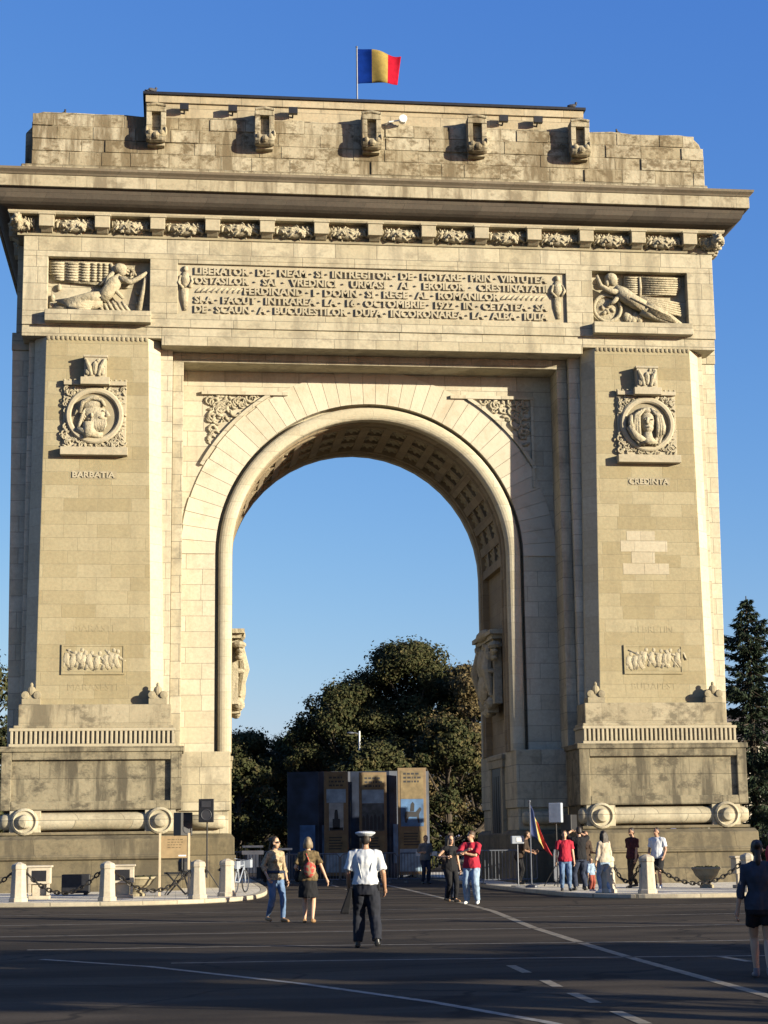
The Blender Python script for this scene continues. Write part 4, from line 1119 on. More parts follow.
def make_tree(name, label, loc, h, spread, seed, leaf, bark=None, group=None, dens=150, size=.22, low=.22, nclump=38, top=.82):
    t = thing(name, label, 'tree', loc, 0, group); r_ = random.Random(seed)
    m = MB(); tr = .018*h+.08
    lean = Vector((r_.uniform(-.05,.05)*h, r_.uniform(-.05,.05)*h, 0))
    m.tube([(0,0,-.2),(lean.x*.2,lean.y*.2,h*.18),(lean.x*.5,lean.y*.5,h*.45),(lean.x,lean.y,h*.78)],[tr*1.25,tr,tr*.7,tr*.2],10)
    clumps = []
    for k in range(nclump):
        zz = h*(low+(1-low)*r_.random()**.85)
        f = (zz/h-low)/(1-low); env = spread*(math.sin(PI*min(1,.18+top*f)))**.75
        a = r_.uniform(0,2*PI); rr = env*math.sqrt(r_.uniform(.08,1))*(.85 if k % 4 else 1.08)
        c = Vector((rr*math.cos(a)+lean.x*f, rr*math.sin(a)+lean.y*f, min(zz, h*.95)))
        s_ = spread*(r_.uniform(.13,.27) if k % 4 else r_.uniform(.08,.14))
        clumps.append((c, (s_, s_, s_*r_.uniform(.55,.8))))
        if k % 2 == 0:
            b = Vector((lean.x*f*.5, lean.y*f*.5, max(h*.16, c.z-rr*.75-.05*h)))
            m.tube([b, b.lerp(c,.5)+Vector((0,0,-.03*h)), c], [tr*.42, tr*.25, tr*.08], 6)
    m.build('trunk', M[bark or 'bark'], t)
    vs, fs = crown_mesh(seed+1, clumps, dens, size)
    fast_mesh('crown', vs, fs, M[leaf], t)
    return t
G = 'trees beyond the arch'
make_tree('broadleaf_tree','tall dark tree with ragged crown, highest of those seen through the arch',(9.4,62,0),15.2,6.4,11,'leaf','bark',G,800,.115,.14,125)
make_tree('broadleaf_tree','olive brown sunlit tree at the right side of the arch opening',(13.2,57,0),13.2,5.0,12,'leafo','bark',G,800,.115,.14,80)
make_tree('broadleaf_tree','medium dark tree left of the tallest tree seen through the arch',(4.6,61,0),12.3,4.7,13,'leaf','bark',G,800,.115,.1,110)
make_tree('broadleaf_tree','low rounded tree at the left edge of the arch opening',(-2.0,64,0),8.8,5.2,14,'leaf','bark',G,760,.115,.06,100)
make_tree('broadleaf_tree','dark bushy tree filling the gap between the low left trees',(.9,72,0),9.0,4.4,23,'leaf','bark',G,700,.12,.08,80)
make_tree('broadleaf_tree','small dark tree directly behind the navy display wall',(3.2,34,0),6.6,3.8,15,'leaf','bark',G,640,.12,.05,60)
make_tree('broadleaf_tree','dense low dark tree right of the exhibition panels',(8.0,36,0),8.2,3.7,16,'leaf','bark',G,640,.12,.03,64)
make_tree('broadleaf_tree','dense low dark tree left of the exhibition panels',(-3.4,38,0),6.0,3.6,17,'leaf','bark',G,620,.12,.04,60)
make_tree('broadleaf_tree','dark tree at the left edge of the picture behind the arch',(-19.2,34,0),13.2,5.6,18,'leaf','bark',G,520,.14,.1,80)
0 and make_tree('pale_trunk_tree','slender tree with pale trunk at the right passage wall',(8.6,27,0),6.8,2.4,19,'leafo','barkp',G,190,.16,.2,26)
def conifer(name, label, loc, h, spread, seed, group=None):
    t = thing(name, label, 'tree', loc, 0, group); r_ = random.Random(seed)
    m = MB(); m.tube([(0,0,-.2),(0,0,h*.5),(0,0,h)],[.30,.18,.03],10)
    clumps = []; z = h*.06; vs, fs = [], []
    nbr = int(h*13)
    for i in range(nbr):
        f = .04+.95*(i+r_.random())/nbr; z = h*f
        L = spread*(1-f)**.72*(.80+.2*math.sin(f*31)); a = i*2.4+r_.uniform(-.4,.4); l = max(.25, L*r_.choice((r_.uniform(.4,.8),r_.uniform(.8,1.25))))
        d = Vector((math.cos(a), math.sin(a), 0)); dr0 = r_.uniform(.10,.34)
        P_ = lambda q: d*l*q+Vector((0,0,z-dr0*l*math.sin(PI*q*.75)+.12*l*q*q))
        m.tube([P_(0),P_(.5),P_(1)],[.05,.03,.012],5)
        for j in range(int(l*95)+14):
            q = r_.uniform(.08,1.0)**.8; c = P_(q); sd = Vector((-d.y,d.x,0))*r_.choice((-1,1))
            wd = r_.random()*(.12+.34*(1-q)*l*.5+.12)
            p = c+sd*wd+Vector((0,0,-wd*r_.uniform(.1,.9)))
            dr = (d*r_.uniform(.2,.9)+sd*r_.uniform(.1,.8)+Vector((0,0,r_.uniform(-1.0,.1)))).normalized()
            s_ = r_.uniform(.10,.22); w_ = dr.cross(Vector((r_.uniform(-1,1),r_.uniform(-1,1),r_.uniform(-1,1)))).normalized(); b = len(vs)
            vs += [tuple(p-w_*s_*.32), tuple(p+w_*s_*.32), tuple(p+dr*s_*1.4)]; fs.append((b,b+1,b+2))
    m.build('trunk', M['bark'], t); fast_mesh('crown', vs, fs, M['leafc'], t); return t
conifer('spruce_tree','tall dark spruce with drooping branches right of the arch',(26.7,40,0),15.6,6.6,31)
conifer('spruce_tree','low dark spruce at the right edge in front of the pale house',(22.0,21,0),6.6,3.4,33)
conifer('spruce_tree','second dark spruce behind the tall one at the right edge',(32.5,46,0),12.0,4.2,35)
# the rest of the park row, seen from beside the picture
tt = make_tree('broadleaf_tree','broad dark park tree far to the left of the arch',(-34,60,0),13.5,6,41,'leaf','bark','park trees beside the arch',300,.17,.08,80)
dup(tt, (48,84,0), 1.2, 'broad dark park tree far right, behind the pale house', .95); dup(tt, (-14,92,0), 2.6, 'broad dark park tree in the far distance behind the left pier', 1.0)
dup(tt, (24,90,0), 4.0, 'broad dark park tree in the far distance behind the right pier', 1.1); dup(tt, (6,104,0), 5.0, 'broad dark park tree farthest away beyond the tallest tree', .9)
# street trees behind the viewer: they shade the near road
st = None
for i, (x, y, s_) in enumerate([(5.5,-48.6,.95),(9.5,-50.2,1.0),(14,-48.8,.9),(18.2,-50,1.05),(23,-49,.95),(28,-49.8,1.0),(33,-48.8,.9),(38,-49.8,1.05)]):
    nm_ = ['nearest the camera','second','third','fourth','fifth','sixth','seventh','farthest'][i]
    lb = 'young street tree with small round crown, %s in the row behind the viewer' % nm_
    if st is None: st = make_tree('street_tree', lb, (x,y,0), 6.3, 2.3, 51, 'leaf', 'bark', 'street trees behind the viewer', 900, .15, .5, 60, .75)
    else: dup(st, (x,y,0), i*1.3, lb)
    (st if i == 0 else COL.objects[-1])
# pale house behind the right trees
hs = thing('house', 'pale two storey house half hidden behind the right spruces', 'house', (37.5,66,0), R(-8))
wl = plain('pale_render', (.62,.56,.45), .9); 
m = MB(); m.box(-6,6,-.001,9,0,8.0); m.box(-6.1,6.1,-.1,9.1,4.0,4.2); m.box(-6.2,6.2,-.2,9.2,7.9,8.2); m.build('wall', wl, hs)
m = MB(); m.loft([[(-6.5,-.5,8.2),(6.5,-.5,8.2),(6.5,9.5,8.2),(-6.5,9.5,8.2)],[(-3,3.5,10.6),(3,3.5,10.6),(3,5.5,10.6),(-3,5.5,10.6)]]); m.build('roof', plain('dark_roof', (.12,.10,.09), .8), hs)
for x in (-4,-1.4,1.4,4):
    for z in (1.0,5.0):
        m = MB(); m.box(x-.65,x+.65,-.09,-.002,z,z+1.9); wf = m.build('window', M['white'], hs)
        m = MB(); m.box(x-.52,x+.52,-.11,-.091,z+.12,z+1.78); m.build('pane', plain('dark_glass', (.03,.035,.04), .15) if 'dark_glass' not in bpy.data.materials else bpy.data.materials['dark_glass'], wf)
# low hedge line / far wood
vs, fs = crown_mesh(77, [((x, 130+10*math.sin(x), 3.5+1.5*math.sin(x*.7)), (6,4,4.5)) for x in range(-120,130,5)], 14, .5)
tag(fast_mesh('far_woodland', vs, fs, M['leaf']), kind='stuff')
# ------------------------------------------------------------------ people
SK = {k: plain('skin_'+k, c, .55, var=.06, scale=12) for k, c in (('fair',(.50,.30,.19)),('tanned',(.36,.20,.12)))}
eye_m = plain('eye_dark', (.01,.008,.007), .3); lip_m = plain('lips', (.30,.10,.08), .5)
CL = {}
def cloth(name, c, var=.18, scale=9):
    if name not in CL: CL[name] = plain(name, c, .85, var=var, scale=scale, bump=.25, spec=.2)
    return CL[name]
def remesh(mb, voxel, it=4, folds=0, seed=0):
    me = bpy.data.meshes.new('t'); me.from_pydata([tuple(p) for p in mb.v], [], mb.f)
    bm = bmesh.new(); bm.from_mesh(me); bmesh.ops.recalc_face_normals(bm, faces=bm.faces); bm.to_mesh(me); bm.free()
    ob = bpy.data.objects.new('t', me); COL.objects.link(ob)
    r = ob.modifiers.new('r', 'REMESH'); r.mode = 'VOXEL'; r.voxel_size = voxel; r.use_smooth_shade = True
    s_ = ob.modifiers.new('s', 'SMOOTH'); s_.factor = .5; s_.iterations = it
    dg = bpy.context.evaluated_depsgraph_get(); out = bpy.data.meshes.new_from_object(ob.evaluated_get(dg))
    bpy.data.objects.remove(ob); bpy.data.meshes.remove(me)
    if folds:
        off = Vector((seed*3.1, seed*1.7, 0))
        ns = [v.normal.copy() for v in out.vertices]
        for v, n_ in zip(out.vertices, ns):
            v.co += n_*(folds*noise.noise(Vector((v.co.x*9, v.co.y*9, v.co.z*5))+off)+folds*.6*noise.noise(Vector((v.co.x*22, v.co.y*22, v.co.z*12))+off))
    return out
def ik(a, b, l1, l2, pole):
    a, b = Vector(a), Vector(b); d = b-a; L = min(d.length, (l1+l2)*.998); d.normalize()
    x = (l1*l1-l2*l2+L*L)/(2*L); hh = math.sqrt(max(0, l1*l1-x*x))
    p = Vector(pole); p = (p-d*p.dot(d)).normalized()
    return a+d*x+p*hh, a+d*L
PN = [0]
def person(label, loc, rz, h, pose=None, wear=None, fem=False, skin='fair', group='people around the arch', vox=.017, extra=None):
    P = dict(fl=(.11,0,.09), fr=(-.11,0,.09), hl=(.29,-.05,.80), hr=(-.29,-.05,.80), lean=0, yaw=0, nod=0, kl=(0,-1,0), kr=(0,-1,0), el=(.4,1,-.3), er=(-.4,1,-.3), tl=0, tr=0)
    P.update(pose or {}); W = wear or {}; PN[0] += 1; seed = PN[0]
    k = h/1.75; sw = .165 if fem else .19; hipw = 1.06 if fem else 1.0; cw = .88 if fem else 1.0
    def tors(z): return -P['lean']*max(0, z-.92)          # forward is -Y
    hip = {1: Vector((.092,0,.90)), -1: Vector((-.092,0,.90))}
    sh = {1: Vector((sw,tors(1.42),1.415)), -1: Vector((-sw,tors(1.42),1.415))}
    J = {}
    for s, f_, hd, kp, ep in ((1,'fl','hl','kl','el'),(-1,'fr','hr','kr','er')):
        kn, an = ik(hip[s], P[f_], .43, .42, P[kp]); eb, wr = ik(sh[s], P[hd], .30, .26, P[ep])
        J[s] = (kn, an, eb, wr)
    hy = tors(1.62)-.01; HC = Vector((0, hy-.01, 1.635))
    HR = Matrix.Rotation(P['yaw'], 3, 'Z') @ Matrix.Rotation(P['nod'], 3, 'X')
    def torso(m, fit=0, z0=.84, z1=1.5, ext=None):
        prof = [(.80,.150*hipw,.105),(.86,.165*hipw,.115),(.95,.172*hipw,.118),(1.02,.155*hipw,.105),(1.10,.136*cw,.095),(1.20,.148*cw,.105),(1.30,.165*cw,.118),(1.38,.172*cw,.105),(1.44,.135*cw,.08),(1.49,.065,.06),(1.53,.058,.056)]
        rings = []
        pr = [q for q in prof if z0-1e-6 <= q[0] <= z1+1e-6]
        for z, a, b in pr:
            f_ = fit+(ext(z) if ext else 0)
            rings.append([((a+f_)*math.cos(t), (b+f_)*math.sin(t)+tors(z)+(.012 if z > 1.25 else 0), z) for t in [2*PI*q/18 for q in range(18)]])
        m.loft(rings)
        if fem and z1 > 1.3:
            for q in (-1,1): m.ell((q*.075, tors(1.29)-.10-fit, 1.285), (.068,.06,.065))
    def arm(m, s, fit, frac):
        kn, an, eb, wr = J[s]; a = sh[s]
        pts = [a+Vector((-s*.05,0,.0)), a, a.lerp(eb,.5), eb, eb.lerp(wr,.45), wr]; rad = [.06,.058,.050,.043,.040,.030]
        if fem: rad = [r*.85 for r in rad]
        if frac < 1:
            tot = .56*frac; out, ra, acc = [pts[0]], [rad[0]], 0
            for p, q, r0, r1 in zip(pts[1:], pts[2:], rad[1:], rad[2:]):
                out.append(p); ra.append(r0); l = (q-p).length
                if acc+l >= tot:
                    t = (tot-acc)/max(l,1e-6); out.append(p.lerp(q,t)); ra.append(r0+(r1-r0)*t); break
                acc += l
            pts, rad = out, ra
            rad = [r+fit for r in rad]; rad[-1] += fit*.6
        else: rad = [r+fit for r in rad]
        m.tube(pts, rad, 12); m.ell(pts[0]+Vector((0,0,-.02)), (.085+fit,.07+fit,.07+fit))
    def leg(m, s, fit, zmin=.0, wide=0):
        kn, an, eb, wr = J[s]; a = hip[s]
        pts = [a, a.lerp(kn,.45), kn, kn.lerp(an,.35), an]; rad = [.088*hipw,.078,.055,.056,.036]
        out, ra = [pts[0]], [rad[0]+fit]
        for p, q, r0, r1 in zip(pts, pts[1:], rad, rad[1:]):
            if q.z < zmin:
                t = (p.z-zmin)/max(1e-6,p.z-q.z); out.append(p.lerp(q,t)); ra.append(r0+(r1-r0)*t+fit+wide); break
            out.append(q); ra.append(r1+fit+wide*.7)
        m.tube(out, ra, 12)
    # ---- body
    m = MB(); torso(m)
    m.tube([(0,tors(1.45)+.01,1.45),(0,hy+.015,1.56)],[.058,.052],12)
    H = lambda p: tuple(HC+HR @ Vector(p))
    m.ell(H((0,.012,.035)), (.076,.095,.098), HR, 16, 12); m.ell(H((0,-.03,-.045)), (.058,.062,.075), HR, 14, 10)
    m.tube([H((0,-.085,.02)),H((0,-.108,-.022)),H((0,-.09,-.03))],[.011,.017,.014],8)
    for q in (-1,1): m.ell(H((q*.078,.01,-.005)), (.012,.022,.034), HR, 8, 6)
    for s in (1,-1):
        arm(m, s, 0, 1); leg(m, s, 0)
        kn, an, eb, wr = J[s]; t_ = P['tl'] if s > 0 else P['tr']
        fd = Matrix.Rotation(s*.15, 3, 'Z') @ Vector((0,-1,0))
        m.tube([an+Vector((0,.035,-.03))-Vector((0,0,0)), an+fd*.05+Vector((0,0,-.05-.0)), an+fd*.15+Vector((0,0,-.068-t_))],[.036,.038,.026],10)
        dr = (wr-eb).normalized(); sd_ = dr.cross(Vector((0,1,0))); sd_ = (sd_ if sd_.length > .2 else dr.cross(Vector((1,0,0)))).normalized()
        m.tube([wr, wr+dr*.05, wr+dr*.095],[.028,.036,.030],10, flat=.7)
    body = remesh(m, vox, 3)
    # separate fingers, eyes, mouth
    fx = MB()
    for s in (1,-1):
        kn, an, eb, wr = J[s]; dr = (wr-eb).normalized()
        inn = Vector((-s,0,0)); inn = (inn-dr*inn.dot(dr)); inn = inn.normalized() if inn.length > .2 else Vector((0,0,-1))
        lat = dr.cross(inn).normalized()
        for j, (o_, L_) in enumerate(((-.026,.066),(-.009,.078),(.009,.073),(.025,.056))):
            b_ = wr+dr*.085+lat*o_
            fx.tube([b_, b_+dr*L_*.45+inn*.006, b_+dr*L_*.75+inn*.024, b_+dr*L_*.85+inn*.045],[.0105,.010,.009,.006],6)
        lt = lat if lat.y < 0 else -lat
        b_ = wr+dr*.03+lt*.024; fx.tube([b_, b_+dr*.035+lt*.028, b_+dr*.065+lt*.028+inn*.012],[.013,.012,.008],6)
    nsk = len(fx.f)
    for q in (-1,1): fx.ell(H((q*.032,-.076,.012)), (.013,.008,.008), HR, 8, 6, 1); fx.tube([H((q*.015,-.086,.032)),H((q*.05,-.072,.033))],.005,5,1)
    fx.tube([H((-.024,-.088,-.062)),H((0,-.096,-.064)),H((.024,-.088,-.062))],[.005,.008,.005],6,2)
    vs = [tuple(v.co) for v in body.vertices]; fs = [tuple(p.vertices) for p in body.polygons]; mi = [0]*len(fs); b = len(vs)
    vs += fx.v; fs += [tuple(i+b for i in f) for f in fx.f]; mi += fx.m
    bpy.data.meshes.remove(body)
    root = fast_mesh('person', vs, fs, [SK[skin], eye_m, lip_m], None, mi, True)
    root.location = loc; root.rotation_euler = (0,0,rz); root.scale = (k,)*3
    tag(root, label, 'person', group)
    def part(name, mb, mat, fold=.0, v=vox, it=3):
        me = remesh(mb, v, it, fold, seed); me.name = name; me.materials.append(mat)
        o = bpy.data.objects.new(name, me); COL.objects.link(o); o.parent = root; return o
    # ---- clothes
    t = W.get('top')
    if t:
        m = MB(); z0 = t.get('z0', .86)
        torso(m, t.get('fit', .02), z0, 1.49, (lambda z: .018 if z < 1.15 else .004) if not fem else (lambda z: .006))
        for s in (1,-1): arm(m, s, t.get('fit', .02)*.8, t.get('sl', .42))
        part(t.get('name', 'shirt'), m, t['m'], .016)
    bt = W.get('bottom')
    if bt:
        m = MB(); fit = bt.get('fit', .014)
        if bt['k'] == 'skirt':
            zb, z0 = bt['z'], .98
            rings = []
            for i in range(8):
                f_ = i/7; z = 1.04+(zb-1.04)*f_
                a, b_ = (.15+.045*min(1,f_*2)+bt.get('fl',.02)*f_, .11+.035*min(1,f_*2)+bt.get('fl',.02)*f_)
                rings.append([((a+.007*math.sin(6*q+i))*math.cos(q), (b_+.007*math.sin(5*q))*math.sin(q), z) for q in [2*PI*j/24 for j in range(24)]])
            m.loft(rings)
        else:
            torso(m, fit, .80, 1.02)
            for s in (1,-1): leg(m, s, fit, bt.get('z', .07), bt.get('w', .004))
        part({'skirt':'skirt','shorts':'shorts'}.get(bt['k'],'trousers'), m, bt['m'], .014)
    hr = W.get('hair')
    if hr:
        m = MB(); st_ = hr['k']
        m.ell(H((0,.028,.052)), (.084,.098,.092), HR, 14, 10); m.ell(H((0,.06,.0)), (.076,.06,.085), HR, 12, 8)
        if st_ == 'long':
            for q in (-.06,-.03,0,.03,.06): m.tube([H((q,.07,.05)),H((q*1.2,.10,-.08)),H((q*1.25,.10,-.22)),H((q*.9,.085,-.36))],[.05,.05,.045,.02],8)
            for q in (-1,1): m.tube([H((q*.075,.0,.05)),H((q*.088,.01,-.08)),H((q*.10,.0,-.22))],[.03,.035,.02],8)
        if st_ == 'bob':
            m.ell(H((0,.04,-.01)), (.098,.092,.11), HR, 14, 10)
            for q in (-1,1): m.ell(H((q*.078,.015,-.03)), (.03,.055,.08), HR, 10, 8)
        if st_ == 'bun': m.ell(H((0,.12,.07)), (.05,.05,.05)); m.tube([H((0,.10,-.02)),H((0,.12,-.14)),H((0,.11,-.24))],[.04,.04,.015],8)
        part('hair', m, hr['m'], .008, .014, 2)
    if W.get('shoes'):
        for s in (1,-1):
            kn, an, eb, wr = J[s]; t_ = P['tl'] if s > 0 else P['tr']; m = MB()
            fd = Matrix.Rotation(s*.15, 3, 'Z') @ Vector((0,-1,0))
            m.tube([an+Vector((0,.05,-.045)), an+fd*.05+Vector((0,0,-.052)), an+fd*.17+Vector((0,0,-.066-t_)), an+fd*.20+Vector((0,0,-.07-t_))],[.042,.045,.034,.015],10)
            if not W.get('sandals'): m.tube([an+Vector((0,.01,.03)), an+Vector((0,.01,-.04))],[.044,.046],10)
            part('shoe', m, W['shoes'], 0, .013, 2)
    if extra: extra(root, J, H, HR)
    return root
def child_part(name, mb, mat, root, smooth=True, bevel=0): return mb.build(name, mat, root, smooth=smooth, bevel=bevel)
white_c = cloth('white_shirt_cotton', (.56,.58,.60), .06); navy_c = cloth('dark_navy_trousers', (.016,.018,.026)); jean = cloth('mid_blue_denim', (.10,.16,.27), .3); jeanl = cloth('light_blue_denim', (.24,.32,.42), .3)
black_c = cloth('black_cloth', (.010,.010,.012)); red_c = cloth('red_cotton', (.38,.02,.04)); brown_c = cloth('dark_brown_cloth', (.04,.026,.018)); beige_c = cloth('beige_print_blouse', (.34,.26,.16), .45, 22)
olive_c = cloth('brown_print_top', (.12,.085,.04), .6, 16); slate_c = cloth('slate_blue_top', (.034,.042,.06)); pale_c = cloth('cream_knit_top', (.44,.37,.28)); grey_c = cloth('grey_cloth', (.16,.16,.16)); dkblue_c = cloth('dark_denim', (.022,.03,.055), .3)
hair_d = plain('dark_brown_hair', (.022,.014,.009), .6); hair_b = plain('ash_blond_hair', (.20,.15,.09), .6); hair_m = plain('brown_hair', (.07,.04,.02), .6)
shoe_b = plain('black_leather', (.012,.012,.012), .4); shoe_w = plain('white_trainers', (.6,.6,.58), .6); shoe_t = plain('tan_sandals', (.28,.16,.07), .6)

# policeman seen from behind
def cop_extra(root, J, H, HR):
    m = MB(); rings = []
    capm = MB(); capm.lathe([(0,.118),(.10,.125),(.15,.112),(.158,.10),(.15,.088),(.095,.05),(.093,.04),(0,.04)], H((0,.015,.0)), 'z', 28); c = child_part('cap', capm, white_c, root, False)
    m = MB(); m.lathe([(.0955,.028),(.0975,.028),(.0985,.066),(.0955,.066)], H((0,.015,.0)), 'z', 28); child_part('cap_band', m, black_c, c, False)
    m = MB(); m.prism([(a*.095*math.cos(t), a*.1*math.sin(t)-.0) for a, t in [(1,q) for q in [PI+PI*j/8 for j in range(9)]]+[(1.45,q) for q in [2*PI-PI*.1-PI*.8*j/8 for j in range(9)]]], 0, .012, 'z')
    pk = child_part('cap_peak', m, black_c, c, False); pk.location = H((0,.0,.026))
    m = MB(); m.loft([[(a*math.cos(t), b*math.sin(t), z) for t in [2*PI*q/24 for q in range(24)]] for z, a, b in ((.985,.19,.138),(1.03,.188,.136))]); child_part('belt', m, white_c, root, False)
    m = MB(); m.box(-.22,-.15,-.05,.06,.86,.99); child_part('holster', m, black_c, root, False, .015)
    m = MB(); m.loft([[(.19,-.04,.90),(.26,-.04,.90),(.26,.06,.90),(.19,.06,.90)],[(.25,-.05,.52),(.40,-.05,.52),(.40,.06,.52),(.25,.06,.52)]]); child_part('black_bag', m, black_c, root, False, .02)
    for q in (-1,1): m = MB(); m.tube([(q*.05,.13,1.02),(q*.10,.14,1.25),(q*.125,.06,1.45)],.008,6); child_part('shirt_crease', m, white_c, root)
    for q in (-1,1): m = MB(); m.box(q*.16-.05,q*.16+.05,-.03,.035,1.482,1.495); child_part('shoulder_strap', m, navy_c, root, False)
person('traffic policeman in white shirt and white peaked cap seen from behind', (-3.95,-31.8,0), R(172), 1.80,
       dict(fl=(.13,-.10,.09), fr=(-.17,.12,.12), hl=(.27,-.16,.93), hr=(-.29,-.10,.90), el=(.35,1,-.2), er=(-.35,1,-.2), yaw=.05),
       dict(top=dict(m=white_c, sl=.46, fit=.028, z0=.95), bottom=dict(k='trousers', m=navy_c, fit=.024, w=.02), hair=dict(k='short', m=hair_d), shoes=shoe_b), skin='tanned', vox=.013, extra=cop_extra)
# woman in sunglasses
def w1_extra(root, J, H, HR):
    m = MB()
    for q in (-1,1): m.ell(H((q*.034,-.086,.014)), (.029,.012,.022), HR, 12, 8)
    m.tube([H((-.08,.0,.02)),H((-.06,-.07,.02)),H((0,-.092,.02)),H((.06,-.07,.02)),H((.08,.0,.02))],.006,6); child_part('sunglasses', m, shoe_b, root)
    m = MB(); m.tube([(.19,-.02,1.05),(.20,.04,.95),(.17,.12,.85),(.12,.14,.75)],[.05,.07,.08,.04],8); m.tube([(-.19,-.02,1.05),(-.20,.04,.95),(-.17,.12,.85)],[.05,.07,.05],8)
    m.tube([(.17*math.cos(t),.125*math.sin(t),1.03) for t in [2*PI*q/16 for q in range(17)]],.035,8); child_part('tied_jacket', m, dkblue_c, root)
    m = MB(); m.box(-.36,-.24,-.02,.16,.9,1.14); m.tube([(-.28,.07,1.1),(-.2,.05,1.45),(.0,.07,1.5)],.012,6); child_part('shoulder_bag', m, black_c, root, False, .02)
person('woman in sunglasses, beige blouse and blue jeans walking towards the viewer', (-4.85,-22.3,0), R(28), 1.74,
       dict(fl=(.10,-.16,.09), fr=(-.09,.15,.11), hl=(.30,.0,.86), hr=(-.25,-.12,.93), yaw=.55, er=(-.9,.8,-.2)),
       dict(top=dict(m=beige_c, sl=.75, fit=.02), bottom=dict(k='trousers', m=jean, fit=.008), hair=dict(k='bun', m=hair_d), shoes=shoe_t, sandals=1), True, extra=w1_extra, vox=.015)
def w2_extra(root, J, H, HR):
    m = MB(); m.ell((-.06,.185,1.10),(.13,.07,.17)); m.tube([(-.06,.19,1.24),(.02,.13,1.42),(.1,.02,1.48),(.08,-.1,1.35)],.014,6)
    N_ = NT('red_floral_cloth'); tc_ = N_.node('ShaderNodeTexCoord').outputs['Object']
    N_.l.new(N_.mix(N_.ramp(N_.noise(tc_, 13, 2), .46, .54), (.22,.16,.09), (.33,.036,.026)), N_.b.inputs['Base Color']); N_.b.inputs['Roughness'].default_value = .85
    child_part('floral_bag', m, N_.mat, root)
    m = MB(); m.ell((.24,-.12,1.04),(.07,.06,.07)); m.ell((.23,-.05,.95),(.08,.1,.12)); child_part('handbag', m, black_c, root)
person('woman with ash blond hair carrying a red floral bag, black skirt, from behind', (-4.2,-23.0,0), R(168), 1.72,
       dict(fl=(.09,-.10,.09), fr=(-.10,.10,.10), hl=(.22,-.18,1.05), hr=(-.42,.04,.84)),
       dict(top=dict(m=olive_c, sl=.40, fit=.026), bottom=dict(k='skirt', m=black_c, z=.52, fl=.015), hair=dict(k='bob', m=hair_b), shoes=shoe_t, sandals=1), True, extra=w2_extra, vox=.015)
person('woman dressed all in black walking beside the man in red', (.42,-12.6,0), R(20), 1.74,
       dict(fl=(.06,-.14,.09), fr=(-.06,.12,.11), hl=(.27,-.02,.84), hr=(-.22,-.16,1.2), er=(-.8,.6,-.6)),
       dict(top=dict(m=black_c, sl=.1, fit=.02, z0=.80), bottom=dict(k='trousers', m=black_c, fit=.014), hair=dict(k='long', m=hair_d), shoes=shoe_t, sandals=1), True)
person('man in a red T-shirt and light jeans with folded arm', (.72,-14.2,0), R(-25), 1.84,
       dict(fl=(.14,-.02,.09), fr=(-.14,.03,.09), hl=(-.10,-.22,1.22), hr=(-.05,-.24,1.30), el=(1,.1,-.5), er=(-1,.1,-.5), yaw=-.7),
       dict(top=dict(m=red_c, sl=.45, fit=.035), bottom=dict(k='trousers', m=jeanl, fit=.03, w=.01), hair=dict(k='short', m=hair_m), shoes=shoe_w))
person('person in a dark brown jacket standing close behind the man in red', (.55,-11.4,0), R(30), 1.72, dict(hl=(.1,-.24,1.05), hr=(-.12,-.22,1.0), yaw=.3),
       dict(top=dict(m=brown_c, sl=1, fit=.035), bottom=dict(k='trousers', m=dkblue_c, fit=.02), hair=dict(k='short', m=hair_d), shoes=shoe_b))
person('man in grey standing by the crowd barrier behind the woman in black', (2.4,6.2,.004), R(12), 1.76, dict(hl=(.16,-.2,1.1), hr=(-.16,-.2,1.15), lean=.1),
       dict(top=dict(m=grey_c, sl=.5, fit=.03), bottom=dict(k='trousers', m=dkblue_c, fit=.02), hair=dict(k='short', m=hair_d), shoes=shoe_b))
person('man in dark clothes leaning forward onto the barrier by the flag', (4.6,-.7,PH), R(70), 1.74, dict(lean=.45, hl=(.16,-.55,1.10), hr=(-.16,-.5,1.05), nod=-.1),
       dict(top=dict(m=brown_c, sl=.5, fit=.028), bottom=dict(k='trousers', m=black_c, fit=.02), hair=dict(k='short', m=hair_m), shoes=shoe_b), skin='tanned')
person('boy in a red shirt and jeans facing the road, beside the man in black', (4.42,-8.7,PH), R(-8), 1.72, dict(fl=(.12,-.02,.09), hl=(.27,-.04,.82), hr=(-.27,-.02,.84)),
       dict(top=dict(m=red_c, sl=.36, fit=.026, z0=.86), bottom=dict(k='trousers', m=jean, fit=.016), hair=dict(k='short', m=hair_m), shoes=shoe_b))
person('man in black T-shirt photographing the arch with raised arms', (4.95,-8.3,PH), R(190), 1.82, dict(hl=(.14,-.34,1.62), hr=(-.16,-.34,1.60), el=(1,.2,-.4), er=(-1,.2,-.4), fl=(.15,0,.09), fr=(-.15,.03,.09), nod=.15),
       dict(top=dict(m=black_c, sl=.42, fit=.03), bottom=dict(k='trousers', m=dkblue_c, fit=.024, w=.01), hair=dict(k='short', m=hair_d), shoes=shoe_b))
person('woman with long dark hair, cream top and blue jeans, seen from behind', (5.0,-11.1,PH), R(205), 1.70, dict(fl=(.10,-.08,.09), fr=(-.10,.08,.09), hl=(.26,-.06,.80), hr=(-.26,.0,.82)),
       dict(top=dict(m=pale_c, sl=.9, fit=.024), bottom=dict(k='trousers', m=jeanl, fit=.012), hair=dict(k='long', m=hair_d), shoes=shoe_w), True)
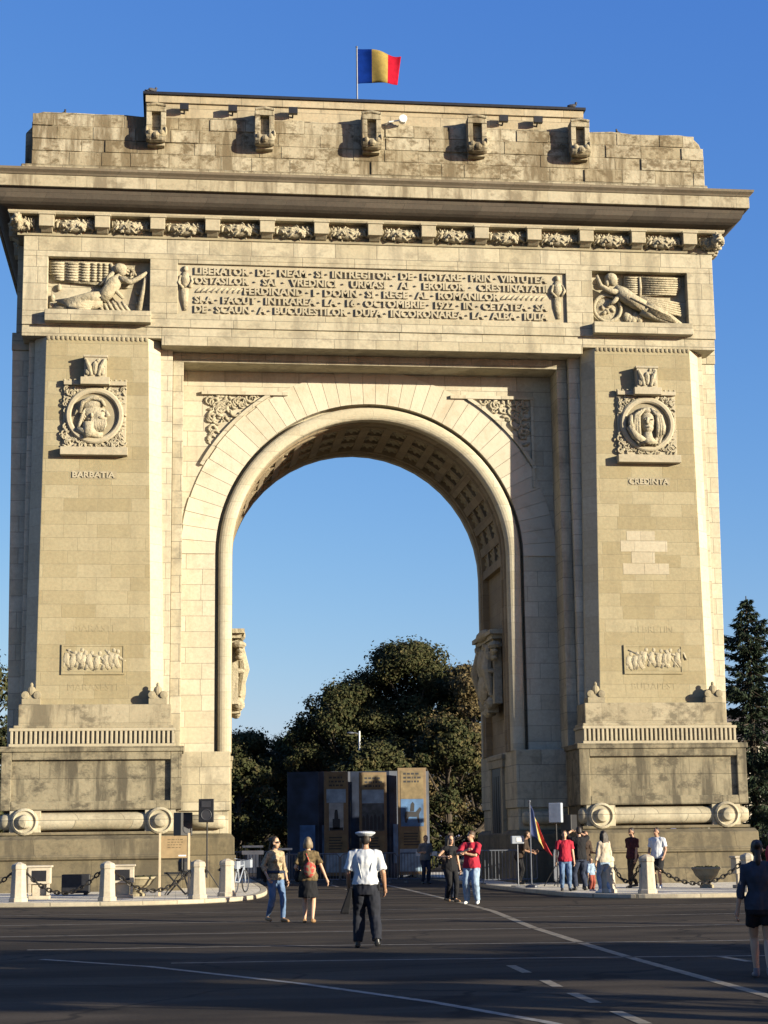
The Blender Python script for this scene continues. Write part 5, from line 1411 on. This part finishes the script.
person('woman in a brown top standing between the man in black and the long haired woman', (5.3,-7.6,PH), R(30), 1.70, dict(hl=(.2,-.2,1.1), hr=(-.26,.0,.82)),
       dict(top=dict(m=brown_c, sl=.6, fit=.024), bottom=dict(k='trousers', m=dkblue_c, fit=.012), hair=dict(k='long', m=hair_m), shoes=shoe_b), True, 'tanned')
person('small child in pale blue standing between the adults on the pavement', (5.12,-9.0,PH), R(30), .92, dict(hl=(.3,-.1,.95)),
       dict(top=dict(m=jeanl, sl=.8, fit=.04), bottom=dict(k='trousers', m=cloth('rust_cloth', (.25,.06,.04)), fit=.03), hair=dict(k='short', m=hair_b), shoes=shoe_w))
person('man in dark shirt with red sleeve walking left along the right pier', (7.0,-6.6,PH), R(-62), 1.78, dict(fl=(.08,-.2,.09), fr=(-.08,.2,.12), hl=(.24,-.1,.84), hr=(-.25,.08,.84), nod=.25),
       dict(top=dict(m=cloth('maroon_black_shirt', (.06,.015,.017), .5), sl=.42, fit=.03), bottom=dict(k='trousers', m=brown_c, fit=.02), hair=dict(k='short', m=hair_d), shoes=shoe_b), skin='tanned')
person('man in white T-shirt and black shorts standing by the right pier base', (7.62,-7.2,PH), R(-35), 1.78, dict(hl=(.24,-.14,.92), hr=(-.22,-.18,.95), fl=(.1,-.1,.09), fr=(-.1,.06,.09), yaw=-.4),
       dict(top=dict(m=white_c, sl=.4, fit=.03), bottom=dict(k='shorts', m=black_c, z=.52, fit=.03, w=.02), hair=dict(k='short', m=hair_d), shoes=shoe_w), skin='tanned')
person('woman in slate blue top and black shorts crossing the shaded road, from behind', (.03,-39.1,0), R(165), 1.61, dict(fl=(.07,-.16,.09), fr=(-.08,.16,.12), hl=(.30,-.03,.80), hr=(-.27,.06,.82), tr=-.0),
       dict(top=dict(m=slate_c, sl=.72, fit=.014, z0=.86), bottom=dict(k='shorts', m=black_c, z=.68, fit=.014, w=.025), hair=dict(k='bun', m=hair_d), shoes=plain('grey_shoes', (.14,.13,.14), .6)), True, vox=.013)
person('person in a red shirt walking behind the crossing woman at the right edge', (4.35,-27.2,0), R(60), 1.74, dict(fl=(.08,-.15,.09), fr=(-.08,.15,.11)),
       dict(top=dict(m=red_c, sl=.45, fit=.03), bottom=dict(k='trousers', m=black_c, fit=.02), hair=dict(k='short', m=hair_d), shoes=shoe_b))
